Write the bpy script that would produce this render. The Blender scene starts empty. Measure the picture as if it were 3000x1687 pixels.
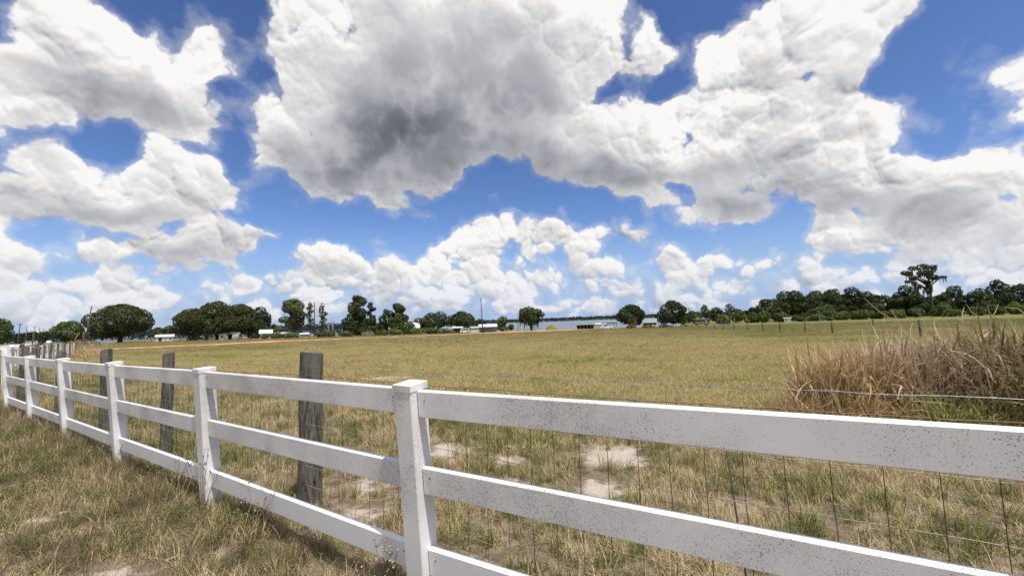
import bpy, bmesh, math, random
import numpy as np
from mathutils import Vector, Matrix

# ------------------------------------------------------------------ camera
SC = bpy.context.scene
COL = SC.collection
PI = math.pi
F, CX, CY = 1180.0, 1500.0, 843.5            # the photograph is 3000 x 1687
EYE = np.array([0.0, 0.0, 1.505])
PITCH, ROLL = math.atan(100 / 1180.0), math.radians(2.0)
_f = np.array([0, math.cos(PITCH), math.sin(PITCH)])
_r = np.array([1.0, 0, 0])
_u = np.cross(_r, _f)
CU = _u * math.cos(ROLL) + _r * math.sin(ROLL)
CR = _r * math.cos(ROLL) - _u * math.sin(ROLL)
cam_d = bpy.data.cameras.new('camera')
cam_d.sensor_width = 36
cam_d.lens = F / 3000 * 36
cam_d.clip_start = 0.05
cam_d.clip_end = 20000
cam = bpy.data.objects.new('camera', cam_d)
COL.objects.link(cam)
cam.matrix_world = Matrix((
    (CR[0], CU[0], -_f[0], EYE[0]), (CR[1], CU[1], -_f[1], EYE[1]), (CR[2], CU[2], -_f[2], EYE[2]), (0, 0, 0, 1)))
SC.camera = cam
SC.view_settings.view_transform = 'Standard'
SC.view_settings.look = 'None'
SC.view_settings.exposure = 0.0
SC.view_settings.gamma = 1.0
SC.cycles.max_bounces = 6
SC.cycles.diffuse_bounces = 3
SC.cycles.glossy_bounces = 2
SC.cycles.transparent_max_bounces = 8
SC.cycles.use_denoising = True
SC.cycles.sample_clamp_indirect = 4.0

SUN_EL, SUN_AZ = math.radians(66), math.radians(143)      # azimuth from +Y towards +X
SUN = Vector((math.sin(SUN_AZ) * math.cos(SUN_EL), math.cos(SUN_AZ) * math.cos(SUN_EL), math.sin(SUN_EL)))
sl = bpy.data.lights.new('sun', 'SUN')
sl.energy = 4.8
sl.angle = math.radians(0.53)
sl.color = (1.0, 0.95, 0.87)
so = bpy.data.objects.new('sun', sl)
so.rotation_euler = (-SUN).to_track_quat('-Z', 'Y').to_euler()
so.location = (20, -20, 60)
COL.objects.link(so)

def ray(px, py):
    """world direction through a photo pixel, scaled to one metre of depth"""
    d = _f + CR * ((px - CX) / F) - CU * ((py - CY) / F)
    return d / d[1]

# ------------------------------------------------------------------ sky: Nishita blue, cumulus by nodes
def pts(s, off=0):
    v = [float(t) for t in s.replace(',', ' ').split()]
    return [((v[i] + off) / 1.7047, v[i + 1] / 1.7047) for i in range(0, len(v), 2)]
R_ = 2557
CLOUDS = [
    # outlines of the cumulus banks, and how solid each is
    (pts('40,-90 380,-90 460,40 455,90 540,125 640,110 720,150 800,200 880,235 1000,190 1010,130 1070,95 1140,105 1190,170 1190,250 1230,330 1100,380 1020,400 1010,440 1100,480 1180,540 1190,600 1060,680 1040,745 930,730 820,670 700,660 600,640 500,600 440,650 350,640 260,690 200,660 20,640 -300,690 -300,240 60,240 120,215 60,150 10,80 -60,30'), 1.0),
    (pts('-300,880 0,890 100,890 130,880 60,810 40,770 95,705 180,700 250,720 340,750 390,730 440,790 470,830 460,870 560,810 640,780 650,700 700,660 800,700 880,740 960,790 1030,750 1100,780 1140,830 1130,890 1180,900 1220,960 1310,990 1260,1040 1180,1040 1100,1070 1000,1090 900,1090 820,1110 700,1140 560,1150 420,1130 300,1120 100,1150 -300,1150'), 1.0),
    (pts('240,1220 330,1190 380,1135 470,1140 530,1180 640,1190 710,1210 710,1150 780,1110 900,1100 1050,1090 1150,1120 1250,1130 1300,1120 1350,1150 1440,1140 1380,1190 1300,1200 1290,1250 1210,1260 1200,1300 1080,1320 900,1310 800,1290 700,1270 560,1290 400,1300 260,1270'), 1.0),
    (pts('-300,1150 100,1150 130,1230 190,1270 200,1320 160,1370 80,1360 0,1410 -300,1420'), .95),
    (pts('-200,1480 30,1420 120,1390 220,1400 300,1360 400,1370 480,1410 560,1360 620,1310 700,1300 800,1310 860,1320 960,1350 970,1400 1010,1430 1080,1390 1180,1390 1320,1360 1440,1325 1560,1345 1640,1440 1620,1640 -200,1640'), .62),
    (pts('1450,1310 1460,1260 1520,1220 1600,1210 1660,1200 1700,1240 1760,1260 1800,1300 1800,1320 1700,1330 1600,1345 1500,1330'), 1.25),
    (pts('1330,-90 1300,80 1290,150 1220,120 1200,160 1230,240 1210,280 1280,330 1390,390 1450,440 1340,440 1220,420 1200,500 1240,600 1190,680 1190,770 1220,850 1330,890 1450,890 1550,940 1600,1010 1700,1030 1850,1000 1950,960 2080,950 2200,970 2220,920 2340,860 2440,820 2557,770 2677,820 2757,870 2827,940 2957,980 3117,1005 3207,990 3317,960 3497,940 3617,890 3827,880 3957,860 4097,840 4237,780 4377,680 4397,650 4537,640 4597,590 4567,520 4487,440 4357,460 4317,410 4307,300 4247,270 4117,310 4007,440 3987,470 3977,420 3987,330 4087,260 4157,260 4407,270 4537,150 4577,90 4527,0 4527,-90 3857,-90 3847,50 3797,60 3697,90 3607,100 3557,150 3557,220 3487,240 3467,340 3497,410 3417,450 3387,510 3297,490 3237,480 3197,430 2997,460 3077,390 3257,400 3407,310 3277,270 3317,210 3297,90 3237,10 3177,20 3157,100 3117,150 3077,160 3127,60 3127,-90'), 1.0),
    (pts('650,1050 720,970 760,1000 850,980 930,920 1100,890 1270,900 1350,980 1360,1040 1250,1090 1110,1150 950,1120 850,1080 700,1070', R_), 1.0),
    (pts('1270,910 1300,880 1400,860 1530,870 1560,830 1650,780 1800,690 1900,700 1980,760 2080,820 2200,800 2270,760 2400,720 2470,730 2657,760 2900,780 2900,1300 2300,1320 1950,1310 1800,1260 1480,1240 1410,1180 1430,1130 1520,1090 1500,1040 1400,1000', R_), 1.0),
    (pts('790,1130 840,1100 950,1150 930,1180 800,1150', R_), .9),
    (pts('2380,390 2450,310 2557,290 2900,290 2900,700 2557,660 2430,630 2340,570 2450,500 2557,450 2430,420', R_), 1.0),
    (pts('1850,970 1900,940 2000,1000 2170,1090 2100,1115 1980,1080 1900,1040'), .75),
    (pts('2350,900 2440,950 2530,920 2560,970 2480,1010 2400,980'), .6),
    (pts('1690,1420 1780,1350 1860,1340 1960,1390 2050,1370 2110,1270 2180,1230 2250,1170 2300,1100 2370,1050 2480,1050 2557,1020 2617,1050 2687,1080 2717,1140 2767,1090 2827,1100 2837,1150 2897,1130 2997,1080 3077,1110 3147,1090 3247,1110 3287,1190 3207,1210 3087,1220 2997,1200 3007,1250 3117,1330 3167,1320 3257,1230 3337,1170 3387,1210 3417,1260 3437,1310 3527,1240 3597,1230 3617,1290 3747,1270 3767,1220 3857,1200 3957,1240 3977,1270 4157,1300 4197,1330 4297,1300 4457,1330 4557,1350 4857,1310 5114,1330 5414,1330 5414,1640 1600,1640'), .80),
]
SHADES = [   # undersides in shade: centre, radii, tilt, depth
    (1990, 670, 500, 210, -10, .47), (1720, 850, 360, 140, 12, .32), (2150, 480, 680, 420, 0, .26), (2150, 150, 640, 260, 0, .16),
    (480, 470, 600, 120, 14, .32), (900, 620, 320, 90, 15, .22), (450, 1065, 640, 70, 0, .28), (150, 800, 130, 60, 0, .14), (950, 1275, 380, 50, 0, .28), (450, 1265, 220, 40, 0, .20),
    (R_ + 80, 560, 300, 320, 0, .26), (R_ + 420, 880, 480, 110, 8, .36), (R_ + 1100, 820, 440, 60, -6, .22), (R_ + 1080, 1010, 350, 120, 0, .38),
    (R_ + 1850, 1010, 420, 80, 0, .36), (R_ + 2100, 1120, 440, 90, 0, .22), (R_ + 1950, 1280, 560, 40, 0, .20), (1650, 1330, 200, 28, 0, .26),
    (R_ + 300, 1210, 360, 40, 0, .08), (80, 1350, 200, 50, 0, .16),
]
GAPS = [     # blue showing between the banks
    (1130, 400, 150, 36, .8), (1400, 435, 90, 22, .8), (1200, 560, 40, 60, .4), (1110, 740, 60, 80, .7), (540, 735, 150, 90, 1), (270, 705, 300, 50, 1), (1000, 760, 90, 40, .7), (90, 860, 110, 45, 1),
    (170, 1180, 220, 50, 1), (560, 1172, 110, 36, 1), (870, 1104, 130, 24, .95), (1180, 1080, 100, 30, .8), (1200, 870, 50, 60, .5), (640, 690, 60, 40, .8), (470, 850, 60, 28, .9),
    (R_ + 500, 440, 90, 36, 1), (R_ + 600, 260, 60, 60, .9), (R_ + 1440, 400, 45, 90, 1), (R_ + 1590, 265, 70, 45, .9), (R_ + 1900, 590, 70, 34, .9), (R_ + 1840, 190, 60, 50, .6),
    (R_ + 1250, 1180, 330, 40, .9), (R_ + 1680, 1290, 260, 26, .9), (R_ + 2440, 1020, 80, 40, .9), (R_ + 1130, 1230, 160, 40, 1), (R_ + 450, 1250, 60, 60, .8), (R_ + 150, 1330, 70, 30, .7), (R_ + 240, 1275, 60, 26, .8),
    (R_ + 2000, 850, 120, 30, .3), (350, 1345, 130, 20, .7), (1330, 1330, 150, 24, .8), (1050, 1370, 70, 30, .7), (2250, 980, 80, 50, .8), (1480, 960, 80, 36, .9),
]
AZ0, AZ1, NSEG = -62.0, 62.0, 3      # degrees; each row of the deck is three ramps of 32 stops
EL1, NEL, ELP = 43.0, 30, 0.62       # rows crowd together towards the horizon
NBANKS = len(CLOUDS)
# rows of small far cumulus, flat below and heaped above
_r2 = random.Random(12)
for yb, n_, w0_, w1_, wt_ in ((920, 46, 40, 120, .74), (892, 38, 50, 150, .78), (860, 30, 70, 190, .82), (825, 22, 90, 220, .84), (785, 12, 90, 220, .84)):
    for k_ in range(n_):
        x_ = -250 + 3500 * (k_ + _r2.random()) / n_
        w_ = _r2.uniform(w0_, w1_); h_ = w_ * _r2.uniform(.22, .42)
        y_ = yb - (x_ - 1500) * .035 + _r2.uniform(-12, 12)
        CLOUDS.append(([(x_ + w_ * .5 * math.cos(t_), y_ - h_ * math.sin(t_) * (1 + .25 * math.sin(5 * t_ + k_))) for t_ in [PI * q_ / 10 for q_ in range(11)]], wt_ * _r2.uniform(.75, 1.1)))

def inside(poly, X, Y):
    c = np.zeros(X.shape, bool)
    n = len(poly)
    for i in range(n):
        x1, y1 = poly[i]
        x2, y2 = poly[(i + 1) % n]
        if y1 == y2:
            continue
        c ^= ((y1 > Y) != (y2 > Y)) & (X < (x2 - x1) * (Y - y1) / (y2 - y1) + x1)
    return c

def cloud_table():
    """coverage, underside shade and top light of the cloud deck by azimuth and elevation"""
    daz, dele = 0.33, 0.25
    az = np.radians(np.arange(AZ0, AZ1 + .01, daz)); el = np.radians(np.arange(0, EL1 + .01, dele))
    A, E = np.meshgrid(az, el)
    D = np.stack([np.sin(A) * np.cos(E), np.cos(A) * np.cos(E), np.sin(E)], -1)
    w = np.maximum(D @ _f, 0.05)
    X = CX + F * (D @ CR) / w
    Y = CY - F * (D @ CU) / w
    den = np.zeros(X.shape)
    hz = np.degrees(E)
    thin = .36 + .64 * np.clip((hz - 3.0) / 4.5, 0, 1)          # the great banks thin out low down, only small heaps remain
    for i, (poly, wt) in enumerate(CLOUDS):
        den = np.maximum(den, inside(poly, X, Y) * wt * (thin if i < NBANKS else 1.0))
    for cx, cy, rx, ry, am in GAPS:
        q = ((X * 1.7047 - cx) / rx) ** 2 + ((Y * 1.7047 - cy) / ry) ** 2
        den = den * (1 - am * np.exp(-q * q))
    # thin haze cloud low over the horizon
    den = np.maximum(den, HORIZON_VEIL * np.clip(1 - (hz - 2.0) / 4.0, 0, 1))
    sh = np.zeros(X.shape)
    for cx, cy, rx, ry, rot, am in SHADES:
        a = math.radians(rot)
        dx, dy = X * 1.7047 - cx, Y * 1.7047 - cy
        q = ((dx * math.cos(a) + dy * math.sin(a)) / rx) ** 2 + ((-dx * math.sin(a) + dy * math.cos(a)) / ry) ** 2
        sh = sh + min(.7, am * 1.15) * np.exp(-q * 1.15) * (1 - sh)
    def blur(M, n, ax=None):
        for ax_ in ((0, 1) if ax is None else (ax,)):
            P = np.pad(M, [(n, n) if i == ax_ else (0, 0) for i in (0, 1)], 'edge')
            M = sum(np.take(P, range(k, k + M.shape[ax_]), ax_) for k in range(2 * n + 1)) / (2 * n + 1)
        return M
    def lit(n, b_):                                      # cover below minus cover above
        soft = blur(blur(den, b_), b_)
        return 0.5 + 0.5 * (np.vstack([np.repeat(soft[:1], n, 0), soft[:-n]]) - np.vstack([soft[n:], np.repeat(soft[-1:], n, 0)]))
    t = np.clip((hz - 4) / 14, 0, 1)
    top = lit(4, 2) * (1 - t) + lit(15, 6) * t
    tb = np.clip((hz - 5) / 8, 0, 1)
    d1 = blur(den, 1) * (1 - tb) + blur(blur(den, 3), 2) * tb
    rows = EL1 * (np.arange(NEL) / (NEL - 1)) ** (1 / ELP)
    cols = np.linspace(AZ0, AZ1, NSEG * 31 + 1)
    out = []
    for T in (d1, sh, top):
        fi = np.clip(rows / dele, 0, len(el) - 1.001); i0 = fi.astype(int); u = (fi - i0)[:, None]
        R1 = T[i0] * (1 - u) + T[i0 + 1] * u
        fj = np.clip((cols - AZ0) / daz, 0, len(az) - 1.001); j0 = fj.astype(int); v = (fj - j0)[None]
        out.append(R1[:, j0] * (1 - v) + R1[:, j0 + 1] * v)
    return out

def build_world():
    W = bpy.data.worlds.new('World')
    W.use_nodes = True
    nt = W.node_tree
    nt.nodes.clear()
    N, L = nt.nodes, nt.links
    def val(x):
        return x
    def setin(sock, v):
        if hasattr(v, 'is_linked') or isinstance(v, bpy.types.NodeSocket):
            L.new(v, sock)
        else:
            sock.default_value = v
    def M(op, a, b=None, c=None, clamp=False):
        n = N.new('ShaderNodeMath'); n.operation = op; n.use_clamp = clamp
        setin(n.inputs[0], a)
        if b is not None: setin(n.inputs[1], b)
        if c is not None: setin(n.inputs[2], c)
        return n.outputs[0]
    def V(op, a, b=None, scale=None):
        n = N.new('ShaderNodeVectorMath'); n.operation = op
        setin(n.inputs[0], a)
        if b is not None: setin(n.inputs[1], b)
        if scale is not None: setin(n.inputs['Scale'], scale)
        return n.outputs['Value'] if op in ('DOT_PRODUCT', 'LENGTH') else n.outputs[0]
    def MR(x, a, b, c=0.0, d=1.0, kind='SMOOTHSTEP'):
        n = N.new('ShaderNodeMapRange'); n.interpolation_type = kind
        setin(n.inputs[0], x); setin(n.inputs[1], a); setin(n.inputs[2], b); setin(n.inputs[3], c); setin(n.inputs[4], d)
        return n.outputs[0]
    def MIX(f, a, b):
        n = N.new('ShaderNodeMix'); n.data_type = 'RGBA'; n.clamp_factor = True
        setin(n.inputs['Factor'], f); setin(n.inputs['A'] if False else n.inputs[6], a); setin(n.inputs[7], b)
        return n.outputs[2]
    def noise(vec, scale, detail, rough, lac=2.0, color=False):
        n = N.new('ShaderNodeTexNoise'); n.noise_dimensions = '3D'
        setin(n.inputs['Vector'], vec)
        n.inputs['Scale'].default_value = scale; n.inputs['Detail'].default_value = detail
        n.inputs['Roughness'].default_value = rough; n.inputs['Lacunarity'].default_value = lac
        return n.outputs['Color'] if color else n.outputs[0]
    def voro(vec, scale, detail, rough):
        n = N.new('ShaderNodeTexVoronoi'); n.voronoi_dimensions = '3D'; n.feature = 'F1'; n.normalize = True
        setin(n.inputs['Vector'], vec)
        n.inputs['Scale'].default_value = scale; n.inputs['Detail'].default_value = detail
        n.inputs['Roughness'].default_value = rough; n.inputs['Lacunarity'].default_value = 2.1
        return n.outputs['Distance']
    tc = N.new('ShaderNodeTexCoord')
    dirn = V('NORMALIZE', tc.outputs['Generated'])
    # soften the lookups with turbulence so that the banks billow
    wn = noise(dirn, 9.0, 5.0, 0.55, color=True)
    sz0 = N.new('ShaderNodeSeparateXYZ'); L.new(dirn, sz0.inputs[0])
    wv = V('SCALE', V('SUBTRACT', wn, (0.5, 0.5, 0.5)), scale=MR(sz0.outputs[2], 0.0, 0.35, 0.022, 0.10))
    wdir = V('ADD', dirn, wv)
    s = N.new('ShaderNodeSeparateXYZ'); L.new(wdir, s.inputs[0])
    x, y, z = s.outputs
    az = M('MULTIPLY', M('ARCTAN2', x, y), 180 / PI)
    el = M('MULTIPLY', M('ARCTAN2', z, M('SQRT', M('ADD', M('MULTIPLY', x, x), M('MULTIPLY', y, y)))), 180 / PI)
    # beyond the table the deck goes on, mirrored, all round and overhead
    az = M('SUBTRACT', M('PINGPONG', M('ADD', az, 62.0 + 248.0), 124.0), 62.0)
    el = M('PINGPONG', M('ABSOLUTE', el), EL1 - 0.5)
    u = M('MULTIPLY', M('SUBTRACT', az, AZ0), NSEG / (AZ1 - AZ0))
    v = M('MULTIPLY', M('POWER', M('MULTIPLY', el, 1 / EL1), ELP), float(NEL - 1))
    den, sh, core = cloud_table()
    tot = None
    for i in range(NEL):
        # one row of the deck: a small group that picks among its ramps
        gt = bpy.data.node_groups.new('cloud_row', 'ShaderNodeTree')
        gt.interface.new_socket('u', in_out='INPUT', socket_type='NodeSocketFloat')
        gt.interface.new_socket('row', in_out='OUTPUT', socket_type='NodeSocketColor')
        gi, go = gt.nodes.new('NodeGroupInput'), gt.nodes.new('NodeGroupOutput')
        last = None
        for h in range(NSEG):
            cr = gt.nodes.new('ShaderNodeValToRGB')
            e = cr.color_ramp
            for k in range(30):
                e.elements.new((k + 1) / 31)
            for k in range(32):
                e.elements[k].position = k / 31
                e.elements[k].color = tuple(float(min(T[i, h * 31 + k], 1.0)) for T in (den, sh, core)) + (1,)
            sb = gt.nodes.new('ShaderNodeMath'); sb.operation = 'SUBTRACT'; sb.inputs[1].default_value = float(h)
            gt.links.new(gi.outputs[0], sb.inputs[0]); gt.links.new(sb.outputs[0], cr.inputs[0])
            if last is None:
                last = cr.outputs[0]
            else:
                gr = gt.nodes.new('ShaderNodeMath'); gr.operation = 'GREATER_THAN'; gr.inputs[1].default_value = float(h)
                gt.links.new(gi.outputs[0], gr.inputs[0])
                gm = gt.nodes.new('ShaderNodeMix'); gm.data_type = 'RGBA'
                gt.links.new(gr.outputs[0], gm.inputs[0]); gt.links.new(last, gm.inputs[6]); gt.links.new(cr.outputs[0], gm.inputs[7])
                last = gm.outputs[2]
        gt.links.new(last, go.inputs[0])
        gn = N.new('ShaderNodeGroup'); gn.node_tree = gt
        L.new(u, gn.inputs[0])
        wgt = M('SUBTRACT', 1.0, M('ABSOLUTE', M('SUBTRACT', v, float(i))), clamp=True)
        rv = V('SCALE', gn.outputs[0], scale=wgt)
        tot = rv if tot is None else V('ADD', tot, rv)
    st = N.new('ShaderNodeSeparateXYZ'); L.new(tot, st.inputs[0])
    dens, shade, toplit = st.outputs
    # billows: coarse overhead, finer towards the horizon
    sd = N.new('ShaderNodeSeparateXYZ'); L.new(dirn, sd.inputs[0])
    dz = sd.outputs[2]
    low = MR(dz, 0.06, 0.38, 1.0, 0.0)
    high = M('SUBTRACT', 1.0, low)
    sunv = tuple(Vector((0.42, -0.25, 0.90)).normalized())
    EPS = 0.007
    def vor0(vec, scale):
        n = N.new('ShaderNodeTexVoronoi'); n.voronoi_dimensions = '3D'; n.feature = 'F1'
        setin(n.inputs['Vector'], vec); n.inputs['Scale'].default_value = scale; n.inputs['Detail'].default_value = 0.0
        q = n.outputs['Distance']
        return M('SUBTRACT', 1.0, M('MULTIPLY', q, q))          # a rounded dome in every cell
    SCL = (6.0, 13.5, 31.0)
    def domes(vec):
        wob = V('ADD', vec, V('SCALE', V('SUBTRACT', noise(vec, 9.0, 4.0, .52, color=True), (.5, .5, .5)), scale=.12))
        return [vor0(wob, sc) for sc in SCL]
    h0 = domes(dirn)
    h1 = domes(V('ADD', dirn, V('SCALE', sunv, scale=EPS)))
    f0 = noise(dirn, 6.0, 10.0, .62)
    f1 = noise(V('ADD', dirn, V('SCALE', sunv, scale=.025)), 6.0, 3.0, .5)
    f2 = noise(dirn, 6.0, 3.0, .5)
    wl, wh = (0.12, 0.44, 0.44), (0.40, 0.40, 0.20)
    W3 = [M('ADD', M('MULTIPLY', low, wl[i]), M('MULTIPLY', high, wh[i])) for i in range(3)]
    hs, rl = None, None
    for i in range(3):
        hh = M('MULTIPLY', M('SUBTRACT', h0[i], 0.72), W3[i])
        rr_ = M('MULTIPLY', M('MULTIPLY', M('SUBTRACT', h0[i], h1[i]), 1.0 / (2 * EPS * SCL[i])), W3[i])
        hs = hh if hs is None else M('ADD', hs, hh)
        rl = rr_ if rl is None else M('ADD', rl, rr_)
    d = M('ADD', dens, M('ADD', M('MULTIPLY', hs, 1.05), M('MULTIPLY', M('SUBTRACT', f0, 0.5), 1.55)))
    edge = MR(d, 0.45, 0.66)
    veil = MR(d, 0.20, 0.60, 0.0, 0.30)
    alpha = M('MAXIMUM', edge, veil)
    relief = M('ADD', M('MULTIPLY', rl, 0.80), M('MULTIPLY', M('SUBTRACT', f2, f1), 1.3))
    relief = M('MAXIMUM', relief, M('MULTIPLY', relief, 0.85))
    thick = MR(d, 0.66, 1.25)
    lum = M('ADD', 0.84, M('MULTIPLY', M('SUBTRACT', toplit, 0.5), 0.60))
    lum = M('SUBTRACT', lum, M('MULTIPLY', thick, 0.08))
    soft = M('SUBTRACT', 1.0, M('MULTIPLY', shade, 2.3), clamp=True)
    fa = noise(dirn, 3.2, 2.0, .5)
    fb_ = noise(V('ADD', dirn, V('SCALE', sunv, scale=.07)), 3.2, 2.0, .5)
    lum = M('ADD', lum, M('MULTIPLY', M('SUBTRACT', fa, fb_), 0.75))
    lum = M('ADD', lum, M('MULTIPLY', relief, M('ADD', 0.03, M('MULTIPLY', soft, 0.80))))
    lum = M('MULTIPLY', lum, M('SUBTRACT', 1.0, M('MULTIPLY', shade, M('ADD', 0.7, M('MULTIPLY', thick, 0.55)))))
    lum = M('MINIMUM', M('MAXIMUM', lum, 0.10), 0.96)
    # shaded parts are bluish grey, lit ones warm white
    tint = MIX(MR(lum, 0.25, 0.80, kind='LINEAR'), (0.93, 0.98, 1.10, 1), (1.0, 0.985, 0.965, 1))
    # far clouds sink into pale blue air
    far = MR(dz, 0.0, 0.18, 0.42, 0.0)
    cloud = V('SCALE', tint, scale=lum)
    cloud = MIX(far, cloud, (0.50, 0.60, 0.78, 1))
    sky = N.new('ShaderNodeTexSky'); sky.sky_type = 'NISHITA'; sky.sun_disc = False
    sky.sun_elevation = SUN_EL; sky.sun_rotation = SUN_AZ
    sky.altitude = 0; sky.air_density = 1.0; sky.dust_density = 0.6; sky.ozone_density = 2.0
    K = 0.1
    blue = V('MULTIPLY', sky.outputs[0], SKY_TINT)
    gm = N.new('ShaderNodeGamma'); gm.inputs[1].default_value = SKY_GAMMA
    L.new(V('SCALE', blue, scale=K), gm.inputs[0])
    blue = V('SCALE', gm.outputs[0], scale=1.0 / K)
    # the air pales towards the horizon
    pale = V('SCALE', (0.36, 0.50, 0.76), scale=1.0 / K)
    blue = MIX(MR(dz, 0.0, 0.26, 0.92, 0.0), blue, pale)
    cl = V('SCALE', cloud, scale=1.0 / K)
    col = MIX(alpha, blue, cl)
    bg = N.new('ShaderNodeBackground'); bg.inputs['Strength'].default_value = K
    L.new(col, bg.inputs[0])
    out = N.new('ShaderNodeOutputWorld'); L.new(bg.outputs[0], out.inputs[0])
    SC.world = W
    W.cycles.sampling_method = 'MANUAL'
    W.cycles.sample_map_resolution = 512
HORIZON_VEIL = 0.26
SKY_TINT, SKY_GAMMA = (1.24, 1.30, 1.50), 1.28
build_world()

# ------------------------------------------------------------------ helpers
rng = np.random.default_rng(7)
def ground_z(x, y):
    """the pasture falls gently towards the lake on the far side"""
    x = np.asarray(x, float); y = np.asarray(y, float)
    t = 0.0135 * np.maximum(y, -40) + 0.0068 * np.clip(x, -260, 140)
    k = np.clip((x / np.maximum(y, 1) - 0.30) / 0.12, 0, 1)          # firm land to the right, lake bed straight ahead
    lim = 2.75 * k + 7.0 * (1 - k)
    t = np.where(t > lim - .4, lim - .4 + .4 * np.tanh((t - lim + .4) / .4), t)
    return -t

def gp(px, y):
    """ground point at depth y in the direction of photo column px"""
    py = 950.0
    for _ in range(6):
        d = ray(px, py)
        x = d[0] * y
        z = float(ground_z(x, y))
        # image row of that point
        q = np.array([x, y, z]) - EYE
        py = CY - F * (q @ CU) / (q @ _f)
    return x, y, z

def px_size(n, y):
    return n * y / F

class MB:
    """collects faces; build() links them as one mesh object"""
    def __init__(self):
        self.v, self.f, self.m = [], [], []
        self.sm = []
    def add(self, vs, fs, mi=0, smooth=False):
        o = len(self.v)
        self.v.extend([tuple(p) for p in vs])
        for f in fs:
            self.f.append(tuple(i + o for i in f)); self.m.append(mi); self.sm.append(smooth)
        return self
    def box(self, c, s, mi=0, rz=0.0, bevel=0.0):
        hx, hy, hz = s[0] / 2, s[1] / 2, s[2] / 2
        cs, sn = math.cos(rz), math.sin(rz)
        def T(x, y, z): return (c[0] + x * cs - y * sn, c[1] + x * sn + y * cs, c[2] + z)
        if bevel <= 0:
            vs = [T(x, y, z) for z in (-hz, hz) for x, y in ((-hx, -hy), (hx, -hy), (hx, hy), (-hx, hy))]
            return self.add(vs, [(3, 2, 1, 0), (4, 5, 6, 7), (0, 1, 5, 4), (1, 2, 6, 5), (2, 3, 7, 6), (3, 0, 4, 7)], mi)
        b = bevel
        ring = [(-hx + b, -hy), (hx - b, -hy), (hx, -hy + b), (hx, hy - b), (hx - b, hy), (-hx + b, hy), (-hx, hy - b), (-hx, -hy + b)]
        sc = lambda z, k: [T(x * k[0], y * k[1], z) for x, y in ring]
        k = ((hx - b) / hx, (hy - b) / hy)
        vs = sc(-hz, k) + sc(-hz + b, (1, 1)) + sc(hz - b, (1, 1)) + sc(hz, k)
        fs = [tuple(range(7, -1, -1)), tuple(range(24, 32))]
        for l in range(3):
            for i in range(8):
                j = (i + 1) % 8
                fs.append((l * 8 + i, l * 8 + j, l * 8 + 8 + j, l * 8 + 8 + i))
        return self.add(vs, fs, mi)
    def tube(self, path, rad, n=8, mi=0, cap=True, smooth=True):
        path = [Vector(p) for p in path]
        vs, fs = [], []
        for i, p in enumerate(path):
            t = (path[min(i + 1, len(path) - 1)] - path[max(i - 1, 0)])
            t = t.normalized() if t.length > 1e-9 else Vector((0, 0, 1))
            a = t.cross(Vector((0.31, 0.95, 0.02)) if abs(t.y) < .9 else Vector((1, 0, 0))).normalized()
            b = t.cross(a)
            r = rad[i] if isinstance(rad, (list, tuple)) else rad
            for k in range(n):
                w = 2 * PI * k / n
                vs.append(p + a * (r * math.cos(w)) + b * (r * math.sin(w)))
        for i in range(len(path) - 1):
            for k in range(n):
                j = (k + 1) % n
                fs.append((i * n + k, i * n + j, i * n + n + j, i * n + n + k))
        self.add(vs, fs, mi, smooth)
        if cap:
            o = len(self.v) - len(vs)
            self.f.append(tuple(o + k for k in range(n - 1, -1, -1))); self.m.append(mi); self.sm.append(False)
            o2 = o + (len(path) - 1) * n
            self.f.append(tuple(o2 + k for k in range(n))); self.m.append(mi); self.sm.append(False)
        return self
    def prism(self, prof, x0, x1, mi=0):
        """profile in (y, z) pushed along x"""
        n = len(prof)
        vs = [(x0, y, z) for y, z in prof] + [(x1, y, z) for y, z in prof]
        fs = [tuple(range(n)), tuple(range(2 * n - 1, n - 1, -1))]
        for i in range(n):
            j = (i + 1) % n
            fs.append((j, i, n + i, n + j))
        return self.add(vs, fs, mi)
    def ico(self, c, r, sub=1, mi=0, jit=0.0, seed=0):
        bm = bmesh.new(); bmesh.ops.create_icosphere(bm, subdivisions=sub, radius=1)
        rr = random.Random(seed)
        r = (r, r, r) if not isinstance(r, (tuple, list)) else r
        vs = []
        for v in bm.verts:
            k = 1 + rr.uniform(-jit, jit)
            vs.append((c[0] + v.co.x * r[0] * k, c[1] + v.co.y * r[1] * k, c[2] + v.co.z * r[2] * k))
        fs = [tuple(v.index for v in f.verts) for f in bm.faces]
        bm.free()
        return self.add(vs, fs, mi, True)
    def mesh(self, name, mats):
        me = bpy.data.meshes.new(name)
        me.from_pydata(self.v, [], self.f)
        for m in (mats if isinstance(mats, (list, tuple)) else [mats]):
            me.materials.append(m)
        me.polygons.foreach_set('material_index', self.m)
        me.polygons.foreach_set('use_smooth', self.sm)
        me.update()
        return me
    def build(self, name, mats, parent=None, loc=None):
        return link(name, self.mesh(name, mats), parent, loc)

def link(name, me, parent=None, loc=None, rot=None):
    o = bpy.data.objects.new(name, me)
    COL.objects.link(o)
    if parent is not None:
        o.parent = parent
    if loc is not None:
        o.location = loc
    if rot is not None:
        o.rotation_euler = rot
    return o

def tag(o, label=None, cat=None, group=None, kind=None):
    if label: o['label'] = label
    if cat: o['category'] = cat
    if group: o['group'] = group
    if kind: o['kind'] = kind
    return o

def thing(name, label, cat, loc=(0, 0, 0), rz=0.0, group=None):
    o = bpy.data.objects.new(name, None)
    o.empty_display_size = 0.2
    COL.objects.link(o)
    o.location = loc
    o.rotation_euler = (0, 0, rz)
    return tag(o, label, cat, group)

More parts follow.
